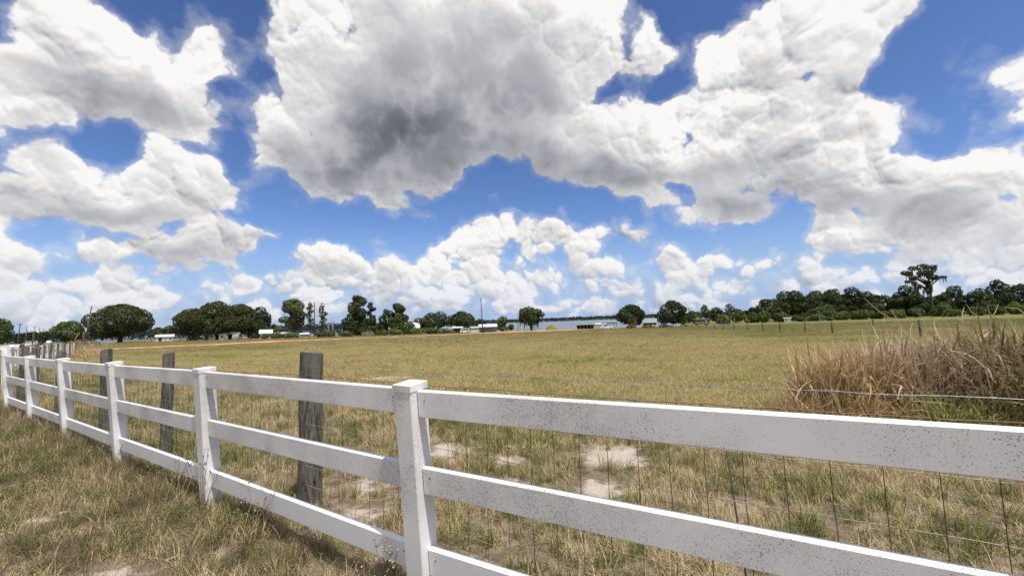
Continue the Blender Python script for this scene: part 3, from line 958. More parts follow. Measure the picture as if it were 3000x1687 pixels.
def make_tree(name, label, px, depth, w, h, kind='oak', leaf='oak', seed=1, group=None, cat='tree', clear=.16, dz=0.0, lobes=None, trunk_r=None, dens=1.0, size=None, base_dx=0.0):
    """px: photo column of the foot; w, h in metres"""
    r = np.random.default_rng(seed); q = random.Random(seed)
    loc = Vector(gp(px, depth)); loc.z += dz
    t = thing(name, label, cat, loc, 0.0, group)
    size = size or max(.26, depth * .0030)
    LB = []
    hang = None
    if lobes is not None:
        LB = lobes
    elif kind == 'oak':                                  # broad live oak dome
        n = max(7, int(7 + w / 3))
        c0 = h * clear
        LB.append(((0, 0, c0 + (h - c0) * .50), (w * .36, w * .33, (h - c0) * .44)))
        for i in range(n):
            a = 2 * PI * i / n + q.uniform(-.3, .3)
            rad = w * q.uniform(.24, .38)
            zz = c0 + (h - c0) * q.uniform(.20, .66)
            s = w * q.uniform(.11, .22)
            LB.append(((math.cos(a) * rad, math.sin(a) * rad, zz), (s, s, min(s * q.uniform(.7, .95), (h - c0) * .30))))
        for i in range(max(3, n // 2)):
            a = q.uniform(0, 6.28); rad = w * q.uniform(.02, .22); s = w * q.uniform(.13, .2)
            sz = min(s * .8, h * .22)
            LB.append(((math.cos(a) * rad, math.sin(a) * rad, h - sz * 1.05 - h * .10 * (rad / (w * .22)) ** 2), (s, s, sz)))
    elif kind == 'round':
        c0 = h * clear
        LB.append(((0, 0, c0 + (h - c0) * .50), (w * .36, w * .36, (h - c0) * .38)))
        for i in range(13):
            a = q.uniform(0, 6.28); e = q.uniform(-.45, 1.15); s = w * q.uniform(.11, .21); k = q.uniform(.28, .40)
            LB.append(((math.cos(a) * math.cos(e) * w * k, math.sin(a) * math.cos(e) * w * k, c0 + (h - c0) * (.48 + (k + .02) * math.sin(e))), (s, s, s * q.uniform(.6, .9))))
    elif kind == 'upright':                              # taller than wide, ragged top
        c0 = h * clear
        for i in range(9):
            f = i / 8
            s = w * (.44 - .22 * f) * q.uniform(.85, 1.1)
            LB.append(((q.uniform(-.17, .17) * w, q.uniform(-.17, .17) * w, c0 + (h - c0) * (.12 + .80 * f)), (s, s, min(s, (h - c0) * .17))))
    elif kind == 'bush':
        for i in range(6):
            s = q.uniform(.22, .34)
            LB.append(((q.uniform(-.3, .3) * w, q.uniform(-.25, .25) * w, h * q.uniform(.30, .62)), (w * s, w * s, h * q.uniform(.30, .40))))
        top = max(c[2] + rr_[2] for c, rr_ in LB)
        LB = [((c[0], c[1], c[2] * h / top), (a_[0], a_[1], a_[2] * h / top)) for c, a_ in LB]
    elif kind == 'open':                                 # tall trunks, clumps of foliage held apart on limbs
        nc = max(13, int(w * 1.5))
        for i in range(nc):
            f = (i + .5) / nc
            zz = h * (.30 + .62 * f)
            spread = w * .40 * math.sin(PI * (.22 + .68 * f))
            a = q.uniform(0, 6.28)
            s = max(w * q.uniform(.13, .22), .8)
            LB.append(((math.cos(a) * spread * q.uniform(.3, 1), math.sin(a) * spread * q.uniform(.3, 1), zz), (s, s, s * q.uniform(.55, .9))))
        LB.append(((0, 0, h * .95), (w * .17, w * .17, h * .06)))
    tb = MB()
    tr = trunk_r or max(.10, w * .022)
    lowest = min(c[2] - s[2] for c, s in LB)
    if kind == 'bush':
        for i in range(4):
            a = q.uniform(0, 6.28)
            tb.tube([(0, 0, -.05), (math.cos(a) * w * .1, math.sin(a) * w * .1, h * .35), (math.cos(a) * w * .22, math.sin(a) * w * .22, h * .6)], [.05, .035, .015], 6)
        tb.build('stem', BARK, t)
    else:
        if kind in ('open', 'upright'):
            topz = h * .93
            e = trunk(tb, topz, tr, (q.uniform(-.03, .03) * h, 0), top=.18)
            fork = Vector((0, 0, h * .45))
        else:
            fork = trunk(tb, max(lowest + h * .16, h * .22), tr, (q.uniform(-.02, .02) * h, 0), top=.8)
        tb.build('trunk', BARK, t)
        lb = MB()
        for c, s in LB:
            c = Vector(c)
            if kind in ('open', 'upright'):
                st_ = Vector((0, 0, max(h * .25, c.z - (c.xy.length * .6) - .3)))
            else:
                st_ = fork
            mid = st_.lerp(c, .55) + Vector((q.uniform(-.04, .04) * w, q.uniform(-.04, .04) * w, .03 * h))
            lb.tube([st_, mid, c], [tr * .5, tr * .32, tr * .10], 6, 0, False)
        lb.build('limbs', BARK, t)
    P, Nn = crown(LB, size, (1.75 if kind != 'open' else 1.4) * dens, r)
    V_, Q = quads(P, Nn, size * 1.25, 1.0, r)
    link('crown', fast_mesh('crown', V_, Q, LEAF[leaf]), t)
    return t, LB, r

def moss(t, LB, n, length, r, size=.35, zmax=None):
    """grey moss hanging under the limbs"""
    C = []
    for _ in range(n):
        c, s = LB[r.integers(len(LB))]
        a, k = r.uniform(0, 2 * PI), math.sqrt(r.uniform(0, 1)) * .95
        C.append((c[0] + math.cos(a) * s[0] * k, c[1] + math.sin(a) * s[1] * k, c[2] - s[2] * math.sqrt(max(0, 1 - k * k)) + .2))
    C = np.array(C)
    ln = length * r.uniform(.4, 1.3, len(C))
    wd_ = size * r.uniform(.4, 1.0, len(C)); a = r.uniform(0, PI, len(C))
    ax = np.stack([np.cos(a), np.sin(a), 0 * a], 1) * wd_[:, None]
    dn = np.stack([r.normal(0, .1, len(C)), r.normal(0, .1, len(C)), -ln], 1)
    V_ = np.stack([C - ax * .5, C + ax * .5, C + dn + ax * .12, C + dn - ax * .12], 1).reshape(-1, 3)
    link('moss', fast_mesh('moss', V_, np.arange(len(C) * 4).reshape(-1, 4), LEAF['grey']), t)['kind'] = 'stuff'

def m_w(px0, px1, depth):                              # width in metres of a span of photo columns
    d0, d1 = ray(px0, 950), ray(px1, 950)
    return (d1[0] - d0[0]) * depth
def m_h(px, ytop, depth):                              # height in metres above the ground of a photo row
    x, y, z = gp(px, depth)
    d = ray(px, ytop)
    return EYE[2] + d[2] * depth - z
def tree(name, label, x0, x1, ytop, depth, kind, leaf, seed, foot=None, hk=1.0, **kw):
    foot = foot if foot is not None else (x0 + x1) / 2
    w = abs(m_w(x0, x1, depth))
    # perspective stretches things towards the edge of so wide a view: a crown is as wide as it is seen across the ray
    k = ray((x0 + x1) / 2, 950)[0]
    w = w / math.sqrt(1 + k * k)
    h = max(m_h(foot, ytop, depth) * hk, .9)
    return make_tree(name, label, foot, depth, w, h, kind, leaf, seed, **kw)

# live oaks and trees, left to right
tree('roadside_tree', 'olive green roadside tree cut by the left edge of the picture', -70, 46, 930, 120, 'oak', 'mid', 11, clear=.06)
G1 = 'low trees at the far end of the road'
for k, (a, c, yt, dp) in enumerate(((40, 78, 972, 300), (70, 112, 966, 330), (104, 150, 968, 310))):
    tree('distant_tree', ['leftmost low dark tree at the far end of the road', 'middle low dark tree below the distant poles', 'low dark tree where the road vanishes beside the spreading tree'][k], a, c, yt, dp, 'round', 'dark', 20 + k, clear=.02, group=G1)
tree('spreading_tree', 'spreading mid green tree left of the leaning utility pole', 143, 262, 940, 165, 'oak', 'mid', 31, clear=.04)
t, LB, r = tree('live_oak', 'largest single live oak, broad dark dome on a short thick trunk', 238, 462, 889, 140, 'oak', 'oak', 32, foot=351, clear=.15, trunk_r=.72)
moss(t, LB, 160, 1.6, r)
G2 = 'far trees between the two great oaks'
for k, (a, c, yt, dp) in enumerate(((440, 482, 956, 240), (470, 520, 950, 230))):
    tree('distant_tree', ['dull green far tree just right of the largest single oak', 'dull green far tree behind the white shed'][k], a, c, yt, dp, 'round', 'mid', 40 + k, clear=.02, group=G2)
# the great cluster of oaks: three crowns grown together
dp = 136
G3 = 'oaks grown together over the trailers'
for k, (a, c, yt, lab) in enumerate(((498, 640, 903, 'left oak of the big cluster, above the pale shed and trailers'), (560, 712, 883, 'middle and tallest oak of the big cluster'), (630, 772, 890, 'right oak of the big cluster with long grey moss'))):
    t, LB, r = tree('live_oak', lab, a, c, yt, dp + 5 * k, 'oak', 'oak', 50 + k, clear=.13, trunk_r=.6, group=G3)
    moss(t, LB, 180, 2.6, r)
tree('leafy_tree', 'dark leafy pointed tree behind the right end of the oak cluster', 722, 800, 904, 150, 'upright', 'dark', 57, clear=.04)
tree('distant_tree', 'low mid green tree between the oak cluster and the sparse trees', 785, 835, 950, 170, 'round', 'mid', 58, clear=.02)
t, LB, r = tree('cypress_tree', 'yellowish open crowned cypress, broadest of the sparse group', 814, 912, 877, 152, 'open', 'cypress', 60, foot=858, dens=1.5)
moss(t, LB, 120, 3.0, r)
t, LB, r = tree('cypress_tree', 'thin tall cypress beside the bare grey pole', 893, 922, 886, 155, 'open', 'cypress', 61, dens=1.2)
t, LB, r = tree('cypress_tree', 'slender ragged cypress right of the bare grey pole', 922, 952, 890, 156, 'open', 'cypress', 62, foot=944, dens=1.2)
for k, (px, yt, dp) in enumerate(((962, 944, 160), (974, 936, 158))):
    x, y, z = gp(px, dp)
    t = thing('dead_snag', ['shorter broken dead tree trunk beside the lake gap', 'taller forked dead tree trunk in the lake gap'][k], 'dead tree', (x, y, z), 0, 'dead snags')
    h = m_h(px, yt, dp)
    b = MB(); b.tube([(0, 0, -.1), (.05, 0, h * .5), (-.1, 0, h * .8)], [.5, .38, .25], 7); b.build('trunk', GREYBARK, t)
    for s in (-1, 1):
        b = MB(); b.tube([(-.08, 0, h * .7), (s * .4, 0, h * .86), (s * .5, .1, h)], [.16, .09, .03], 5); b.build('branch', GREYBARK, t)
G4 = 'tall ragged trees by the lake'
t, LB, r = tree('ragged_tree', 'tallest ragged tree with airy top left of the white roofed house', 1008, 1086, 866, 160, 'open', 'oak', 70, foot=1046, dens=1.9, group=G4); moss(t, LB, 140, 3, r)
t, LB, r = tree('ragged_tree', 'airy tree leaning on the right side of the tallest ragged tree', 1066, 1106, 887, 163, 'open', 'oak', 71, dens=1.8, group=G4)
tree('undergrowth_tree', 'dense dark undergrowth tree filling in below the tallest ragged tree', 998, 1060, 925, 157, 'upright', 'dark', 72, clear=.0)
tree('undergrowth_tree', 'low dark bushy tree between the ragged trees and the narrow dark one', 1050, 1112, 935, 158, 'upright', 'oak', 73, clear=.0)
tree('narrow_tree', 'narrow dark upright tree with drooping leaves', 1106, 1142, 906, 160, 'upright', 'dark', 74, clear=.0)
t, LB, r = tree('ragged_tree', 'ragged tree with a bent side branch left of the white metal roof', 1136, 1204, 889, 158, 'open', 'oak', 75, foot=1164, dens=1.7, group=G4); moss(t, LB, 100, 2.5, r)
tree('undergrowth_tree', 'bushy green tree under the ragged tree with the bent branch', 1138, 1192, 922, 156, 'upright', 'mid', 76, clear=.0)
tree('round_oak', 'left of the two joined round oaks beside the white metal roof', 1218, 1312, 917, 168, 'round', 'oak', 80, clear=.03)
tree('round_oak', 'right of the two joined round oaks above the small carport', 1308, 1400, 909, 172, 'round', 'oak', 81, clear=.06)
tree('round_oak', 'small round oak right behind the tall bare pole', 1388, 1426, 931, 178, 'round', 'oak', 82, clear=.03)
tree('small_tree', 'small green tree beside the open white roofed pavilion', 1452, 1490, 929, 165, 'upright', 'mid', 83, clear=.12)
tree('small_tree', 'little sapling right of the pavilion tree', 1488, 1507, 948, 165, 'round', 'mid', 84, clear=.10)
t, LB, r = tree('live_oak', 'lone round live oak in front of the lake with hanging moss', 1516, 1594, 899, 172, 'round', 'oak', 85, foot=1557, clear=.16, trunk_r=.5); moss(t, LB, 170, 3.2, r, .5)
t, LB, r = tree('live_oak', 'wide dark oak behind the brown skirted palm', 1802, 1892, 891, 180, 'oak', 'dark', 86, foot=1850, clear=.10)
t, LB, r = tree('live_oak', 'dark oak standing right of the green roofed boathouse', 1914, 2012, 880, 176, 'oak', 'dark', 87, foot=1973, clear=.08); moss(t, LB, 60, 1.8, r)
G5 = 'trees beyond the parked motorhome'
for k, (a, c, yt, kind, leaf, lab) in enumerate((
    (2012, 2062, 910, 'round', 'mid', 'low green tree behind the motorhome, beside the service pole'),
    (2050, 2084, 894, 'upright', 'mid', 'small pointed tree above the motorhome end'),
    (2076, 2120, 896, 'round', 'oak', 'rounded dark tree above the blue car'),
    (2120, 2158, 890, 'open', 'grey', 'pale bare looking flat topped tree above the blue car'),
    (2146, 2186, 901, 'round', 'oak', 'grey green tree right of the pale flat topped tree'),
    (2186, 2228, 896, 'round', 'dark', 'dark dome shaped tree before the tall woods begin'),
    (2222, 2258, 905, 'round', 'brown', 'brownish tree in the dip before the tall woods'))):
    tree('field_edge_tree', lab, a, c, yt, 200 + 3 * k, kind, leaf, 90 + k, clear=.02, group=G5)
# the woods on the right: tall dark trees, one by one
G6 = 'tall dark trees of the woods on the right'
tops = [(2268, 868), (2302, 861), (2334, 857), (2368, 859), (2402, 858), (2438, 852), (2470, 853), (2504, 849), (2546, 859), (2588, 857), (2632, 862), (2682, 842), (2716, 868), (2760, 866), (2792, 845), (2846, 859), (2884, 850), (2938, 824), (2990, 822), (3050, 818)]
where = ['first tall dark tree at the left end of the woods', 'second tall dark tree from the left end of the woods', 'third tall dark tree from the left end of the woods', 'fourth tall dark tree from the left end of the woods', 'fifth tall dark tree from the left end of the woods',
         'sixth tall dark tree from the left end of the woods', 'seventh tall dark tree from the left end of the woods', 'highest crown in the middle of the woods', 'dark tree just right of the highest middle crown', 'dark tree left of the lower gap in the woods', 'low dark tree in the gap before the tall cypress',
         'tall dark tree just left of the tall cypress', 'dark tree behind the trunk of the tall cypress', 'lower tree right of the tall cypress', 'very dark dense tree right of the tall cypress', 'lower tree beyond the very dark dense one', 'tree in the dip before the rightmost high crowns', 'high rounded crown near the right edge', 'high crown at the right edge of the picture', 'high crown cut off by the right edge of the picture']
for k, ((px, yt), lab) in enumerate(zip(tops, where)):
    tree('woodland_tree', lab, px - 48, px + 48, yt, 206 + (k * 7) % 11, 'upright' if k % 3 else 'round', 'dark' if k % 4 else 'oak', 120 + k, clear=.0, group=G6)
G7 = 'green bushes in front of the woods'
bx = [(2092, 2140, 921, 186), (2136, 2188, 912, 192), (2180, 2226, 916, 190), (2216, 2268, 912, 188), (2262, 2316, 914, 186), (2318, 2362, 924, 180), (2356, 2412, 920, 182), (2408, 2440, 926, 178), (2374, 2448, 893, 196), (2440, 2500, 912, 184), (2490, 2552, 908, 182), (2545, 2606, 912, 180), (2600, 2664, 906, 178), (2658, 2716, 902, 176), (2730, 2790, 888, 184), (2764, 2828, 905, 174), (2826, 2890, 898, 176), (2880, 2950, 892, 176), (2940, 3010, 886, 176), (3000, 3080, 890, 176)]
wb = ['leftmost green bush, just above the blue car', 'green bush right of the blue car', 'green bush below the dark dome shaped tree', 'yellow green bush at the foot of the dip before the woods', 'yellow green bush under the first tall trees of the woods', 'dark bush left of the white truck at the woods', 'bush right behind the white truck at the woods', 'small bush left of the second white roof at the woods',
      'tall lighter bush halfway up the woods', 'green bush right of the second white roof at the woods', 'green bush below the highest crown of the woods', 'green bush behind the tall dry stalks', 'green bush left of the banana like leaves', 'bright green leafy bush left of the tall cypress foot', 'tall yellow green bush right of the tall cypress trunk', 'dark low bush right of the tall cypress foot', 'bush in front of the dip near the right edge', 'broad bush under the high right crowns', 'bush near the right edge of the picture', 'bush cut off by the right edge of the picture']
for k, ((a, c, yt, dp), lab) in enumerate(zip(bx, wb)):
    tree('green_bush', lab, a, c, yt, dp, 'bush', ('light', 'mid', 'mid')[k % 3], 160 + k, group=G7, cat='bush')
# the tall cypress that stands above the woods
def tall_cypress():
    dp, px = 190, 2734
    h = m_h(px, 771, dp)
    s = h / 31.5
    def off(x, y):                       # photo spot to metres beside the trunk
        k = ray(px, 900)
        return (m_w(px, x, dp), m_h(px, y, dp))
    L_ = []
    for x, y, rx, rz, dy in ((2720, 781, 17, 8, 0), (2700, 783, 11, 6, 1.5), (2742, 783, 10, 6, -1.5), (2662, 797, 15, 6, -1), (2684, 799, 12, 6, 1), (2752, 792, 13, 7, 1), (2720, 800, 20, 9, -.5), (2700, 812, 14, 6, 1), (2738, 812, 15, 7, -1), (2775, 813, 11, 4, 0), (2757, 815, 10, 4, .5), (2672, 822, 12, 4, -.5), (2690, 827, 8, 4, 0), (2728, 826, 9, 7, 0), (2704, 838, 10, 7, .5), (2732, 839, 9, 7, 0), (2722, 852, 9, 5, 0), (2733, 856, 7, 4, .3)):
        X, Z = off(x, y)
        L_.append(((X, dy * 1.2, Z), (px_size(rx, dp) * .8, px_size(rx, dp) * .8, px_size(rz, dp))))
    t, LB, r = make_tree('bald_cypress', 'tall flat topped cypress towering above the woods', px, dp, 22, h, 'open', 'oak', 300, lobes=L_, trunk_r=.75, dens=1.5, size=.5)
    moss(t, LB, 220, 2.2, r, .5)
tall_cypress()

# sabal palm with a skirt of dead brown fronds
def palm():
    dp, px = 148, 1854
    h = m_h(px, 926, dp)
    t = thing('palm_tree', 'sabal palm with a shaggy skirt of brown dead fronds', 'palm', gp(px, dp))
    b = MB(); trunk(b, h * .75, .26, (0, 0), top=.9); b.build('trunk', BARK, t)
    r = np.random.default_rng(5)
    for nm, n, leaf, e0, e1, L0 in (('green_frond', 26, 'mid', .1, 1.3, 2.0), ('dead_frond', 70, 'brown', -1.35, .1, 2.1)):
        C, Q = [], []
        for i in range(n):
            a, e = r.uniform(0, 2 * PI), r.uniform(e0, e1)
            base = np.array([0, 0, h * (.74 if e > 0 else r.uniform(.60, .76))])
            d = np.array([math.cos(a) * math.cos(e), math.sin(a) * math.cos(e), math.sin(e)])
            sd = np.array([-math.sin(a), math.cos(a), 0])
            tip = base + d * L0 * r.uniform(.7, 1.1) + np.array([0, 0, -.35])
            m_ = base + d * L0 * .55
            for s in np.linspace(-.5, .5, 5):
                o = len(C)
                tt = tip + sd * s * 1.5 + np.array([0, 0, -abs(s) * .5])
                C += [base, m_ + sd * (s * .9 - .09), tt, m_ + sd * (s * .9 + .09)]
                Q.append((o, o + 1, o + 2, o + 3))
        link(nm, fast_mesh(nm, np.array(C), np.array(Q), LEAF[leaf]), t)
palm()

# low bushes and weeds along the foot of the left hand tree line
G8 = 'weedy bushes along the left tree line'
low = [(765, 792, 977, 128), (792, 832, 975, 128), (838, 880, 973, 130), (925, 955, 968, 132), (948, 985, 970, 132), (985, 1030, 968, 134), (1060, 1100, 968, 136), (1100, 1140, 967, 138), (1138, 1182, 966, 140), (1180, 1226, 942, 150), (1196, 1240, 962, 142), (1236, 1284, 960, 146), (1280, 1330, 962, 148), (1359, 1384, 955, 152)]
wl = ['weedy bush in front of the small grey shed', 'weedy bush right of the small grey shed', 'weedy bush under the broad cypress', 'weedy bush under the slender cypress', 'weedy bush below the dead snags', 'weedy bush at the left foot of the ragged trees', 'weedy bush behind the farm gate', 'weedy bush below the narrow dark tree', 'weedy bush below the tree with the bent branch', 'tall yellowish bush in front of the white metal roof', 'low weedy bush below the white metal roof', 'low weedy bush below the left round oak', 'low weedy bush between the two round oaks', 'small shrub right of the small carport']
for k, ((a, c, yt, dp), lab) in enumerate(zip(low, wl)):
    tree('weedy_bush', lab, a, c, yt, dp, 'bush', 'mid' if k % 2 else 'light', 200 + k, group=G8, cat='bush')
G9 = 'ornamental grass and hay clumps near the palm'
for k, (a, c, yt, dp, lab) in enumerate(((1838, 1862, 952, 146, 'dry straw clump at the foot of the palm'), (1880, 1906, 951, 150, 'wide tan clump of tall dry grass right of the palm'), (1930, 1940, 960, 140, 'left of three small hay clumps in the field'), (1940, 1949, 960, 140, 'middle of three small hay clumps in the field'), (1948, 1961, 959, 140, 'right and largest of three small hay clumps in the field'))):
    tree('hay_clump', lab, a, c, yt, dp, 'bush', 'brown', 230 + k, group=G9, cat='hay clump')

# far shore
def far_shore():
    r = np.random.default_rng(9)
    n = 26000
    X = r.uniform(-3300, 2100, n); Y = 2200 + r.uniform(0, 260, n)
    hh = 13 + 7 * vnoise(X, Y, .012, 4) + 5 * vnoise(X, Y, .05, 5)
    Z = -2.4 + hh * r.random(n) ** .7
    P = np.stack([X, Y, Z], 1)
    nn = r.normal(size=(n, 3)) + np.array([0, -.6, .6]); nn /= np.linalg.norm(nn, axis=1, keepdims=True)
    V_, Q = quads(P, nn, 8.0, 1.0, r)
    o = link('far_woods', fast_mesh('far_woods', V_, Q, LEAF['far']))
    tag(o, 'dark line of far off woods on the other side of the lake', 'woods', kind='stuff')
far_shore()
def near_woods():
    r = np.random.default_rng(19)
    n = 15000
    px = r.uniform(-250, 1130, n); dp = r.uniform(400, 470, n)
    X = np.array([ray(p, 960)[0] for p in px]) * dp
    hh = 5.5 + 5 * vnoise(X, dp, .03, 4) + 2.5 * vnoise(X, dp, .14, 5)
    Z = -3.2 + hh * r.random(n) ** .7
    nn = r.normal(size=(n, 3)) + np.array([0, -.6, .6]); nn /= np.linalg.norm(nn, axis=1, keepdims=True)
    V_, Q = quads(np.stack([X, dp, Z], 1), nn, 1.7, 1.0, r)
    tag(link('lakeside_woods', fast_mesh('lakeside_woods', V_, Q, LEAF['far'])), 'dark low woods along the near lake shore behind the left tree line', 'woods', kind='stuff')
near_woods()
# spoil heap by the shore
def mound():
    m = NT('mossy_earth')
    P = m.obj()
    c = m.mix(m.mr(m.noise(P, 1.6, 5, .65), .35, .65), (.13, .13, .03), (.30, .26, .07))
    mat = m.out(m.mix(m.mr(m.noise(P, .8, 3, .6), .5, .7), c, (.25, .14, .07)), .95, .1, m.bump(m.noise(P, 4, 5, .7), 1, .3))
    dp = 168
    x, y, z = gp(1615, dp)
    b = MB(); n = 28
    w, h = m_w(1596, 1634, dp) / 2, m_h(1615, 951, dp)
    rings = [(1.0, -.05), (.86, .18), (.68, .42), (.48, .72), (.28, .93), (.1, 1.0)]
    vs = [(math.cos(2 * PI * k / n) * w * q * (1 + .14 * math.sin(3 * k + q * 9) * q), math.sin(2 * PI * k / n) * w * .8 * q, h * (e + .06 * math.sin(5 * k + q * 14))) for q, e in rings for k in range(n)]
    fs = [(j * n + k, j * n + (k + 1) % n, j * n + n + (k + 1) % n, j * n + n + k) for j in range(5) for k in range(n)] + [tuple(5 * n + k for k in range(n))]
    b.add(vs, fs, 0, True)
    tag(b.build('earth_mound', mat, None, (x, y, z)), 'small yellow green overgrown mound of earth at the lake shore', 'mound')
mound()

# ------------------------------------------------------------------ poles
POLEW = wood_material('pole_wood', (.07, .06, .05), (.17, .15, .13), (.10, .09, .08))
WIREB = plain('black_wire', (.03, .03, .03), .5)
def pole(label, px, depth, ytop, r=.15, arm=0, lean=(0, 0), group=None, top=None):
    loc = Vector(gp(px, depth))
    h = m_h(px, ytop, depth)
    t = thing('utility_pole', label, 'pole', loc, 0, group)
    b = MB(); b.tube([(0, 0, -.3), (lean[0] * .5, lean[1] * .5, h * .5), (lean[0], lean[1], h)], [r * 1.1, r, r * .78], 9); b.build('shaft', POLEW, t)
    for k in range(arm):
        z = h * (.95 - .07 * k)
        b = MB(); b.box((lean[0], lean[1] - r * 1.1, z), (2.2, .1, .12)); a_ = b.build('crossarm', POLEW, t)
        for s in (-1, 0, 1):
            b = MB(); b.tube([(lean[0] + s, lean[1] - r * 1.1, z + .05), (lean[0] + s, lean[1] - r * 1.1, z + .28)], [.06, .04], 6); b.build('insulator', plain('porcelain', (.4, .4, .38)), a_)
    return t, loc, h
t1, l1, h1 = pole('tall leaning wooden utility pole in front of the largest single oak', 248, 112, 897, .17, 0, (1.35, 0))
t2, l2, h2 = pole('bare grey pole among the sparse cypresses', 921, 150, 886, .19)
t3, l3, h3 = pole('tall bare thin pole standing alone in the middle of the pasture', 1415, 112, 872, .14, 0, (-.35, 0))
t4, l4, h4 = pole('short thin pole at the left side of the lone round oak', 1518, 168, 919, .12)
t5, l5, h5 = pole('service pole with crossarms beside the motorhome', 2021, 182, 902, .14, 2)
pole('utility pole nearest along the road, behind the mailbox', 51, 150, 947, .16, 1, (.5, 0))
G = 'poles along the road'
for k, (px, yt, dp) in enumerate(((75, 953, 255), (99, 955, 280), (113, 960, 320), (125, 963, 360), (134, 965, 400))):
    pole(['second utility pole along the road, counted from the left edge', 'third utility pole along the road, counted from the left edge', 'fourth utility pole along the road, counted from the left edge', 'fifth utility pole along the road, counted from the left edge', 'farthest utility pole at the end of the road'][k], px, dp, yt, .17, 1, (0, 0), G)
pole('short wooden pole at the roadside before the spreading tree', 95, 170, 975, .14)
pole('thin stub of a pole beside the leaning utility pole', 243, 118, 971, .18)
for k, (fa, fb_) in enumerate(((.96, .97), (.70, .70))):
    a = l1 + Vector((1.35 * fa, 0, h1 * fa)); c = l2 + Vector((0, 0, h2 * fb_))
    b = MB(); b.tube([a.lerp(c, t) - Vector((0, 0, 1.2 * 4 * t * (1 - t))) - l1 for t in np.linspace(0, 1, 25)], .018, 4, 0, False)
    b.build('power_line', WIREB, t1)

# ------------------------------------------------------------------ buildings
WHITEW = plain('white_siding', (.72, .73, .74), .6, .06, 3)
WHITER = plain('white_metal_roof', (.55, .56, .58), .35, .05, 2, .5)
GREYW = plain('grey_siding', (.42, .45, .49), .7, .08, 3)
GREENR = plain('green_metal_roof', (.12, .22, .19), .4, .1, 2, .5)
PALEGR = plain('pale_green_roof', (.24, .31, .28), .45, .08, 2, .5)
TANW = plain('tan_boards', (.44, .38, .31), .8, .15, 3)
PINKW = plain('pinkish_siding', (.60, .50, .42), .7, .1, 3)
GLASS = plain('dark_glass', (.025, .03, .035), .12, .1, 3, .6)
DARK = plain('dark_interior', (.03, .028, .025), .9, .2, 2)
POSTM = plain('timber_post', (.20, .17, .13), .85, .2, 5)
def facing(px):                      # yaw so that a front looks at the camera
    d = ray(px, 950)
    return -math.atan2(d[0], 1.0)
def gable(name, label, px, depth, w, d, wall_h, roof_h, wall, roof, cat='shed', ridge='x', over=.35, openings=(), rz=None, group=None, floor=0.0):
    """openings: (kind, x, z, width, height) on the front, x from the middle"""
    t = thing(name, label, cat, gp(px, depth), facing(px) if rz is None else rz, group)
    b = MB(); b.box((0, 0, wall_h / 2 - .15 + floor), (w, d, wall_h + .3))
    if ridge == 'y':
        b.prism([(0, 0)] * 3, 0, 0) if False else None
    wo = b.build('wall', wall, t)
    if ridge == 'x':
        prof = [(-d / 2 - over, wall_h - .08), (0, wall_h + roof_h), (d / 2 + over, wall_h - .08), (d / 2 + over, wall_h + .04), (0, wall_h + roof_h + .13), (-d / 2 - over, wall_h + .04)]
        b = MB(); b.prism(prof, -w / 2 - over, w / 2 + over)
        g = MB()
        for s in (-1, 1):
            g.prism([(-d / 2, wall_h - .02), (0, wall_h + roof_h - .02), (d / 2, wall_h - .02)], s * w / 2 - .06, s * w / 2 + .06)
    else:
        prof = [(-w / 2 - over, wall_h - .08), (0, wall_h + roof_h), (w / 2 + over, wall_h - .08), (w / 2 + over, wall_h + .04), (0, wall_h + roof_h + .13), (-w / 2 - over, wall_h + .04)]
        b = MB(); b.prism(prof, -d / 2 - over, d / 2 + over)
        b.v = [(-q[1], q[0], q[2]) for q in b.v]
        g = MB()
        for s in (-1, 1):
            g.prism([(-w / 2, wall_h - .02), (0, wall_h + roof_h - .02), (w / 2, wall_h - .02)], s * d / 2 - .06, s * d / 2 + .06)
        g.v = [(-q[1], q[0], q[2]) for q in g.v]
    b.build('roof', roof, t); g.build('gable', wall, t)
    for kind, x, z, ow, oh in openings:
        b = MB(); b.box((x, -d / 2 - .02, z), (ow, .06, oh))
        o = b.build('window' if kind == 'w' else 'door', GLASS if kind == 'w' else DARK, t)
        if kind == 'w':
            b = MB()
            for q in ((0, oh / 2, ow + .12, .08), (0, -oh / 2, ow + .12, .08), (-ow / 2, 0, .08, oh), (ow / 2, 0, .08, oh)):
                b.box((x + q[0], -d / 2 - .06, z + q[1]), (q[2], .05, q[3]))
            b.build('frame', WHITER, o)
    return t
def pavilion(name, label, px, depth, w, d, h0, h1, roof, nposts=5, cat='pavilion', group=None, back=None, rz=None):
    t = thing(name, label, cat, gp(px, depth), facing(px) if rz is None else rz, group)
    b = MB(); b.prism([(-d / 2, h0), (0, h1), (d / 2, h0), (d / 2, h0 + .12), (0, h1 + .12), (-d / 2, h0 + .12)], -w / 2, w / 2); b.build('roof', roof, t)
    for i in range(nposts):
        for s in (-1, 1):
            b = MB(); b.box((-w / 2 + .3 + (w - .6) * i / (nposts - 1), s * (d / 2 - .3), h0 / 2), (.16, .16, h0)); b.build('post', POSTM, t)
    if back:
        b = MB(); b.box((0, d / 2 - .12, h0 * .5 - .02), (w - .7, .1, h0 - .1)); b.build('back_wall', back, t)
    return t
def mw(px0, px1, dp):
    k = ray((px0 + px1) / 2, 950)[0]
    return abs(m_w(px0, px1, dp)) / math.sqrt(1 + k * k)
gable('white_shed', 'small white shed with shallow white roof between the two great oaks', 482, 150, mw(457, 508, 150), 5, 1.7, .8, WHITEW, WHITER, openings=(('d', -1.2, .8, .8, 1.6), ('w', 1.6, 1.0, .6, .6)))
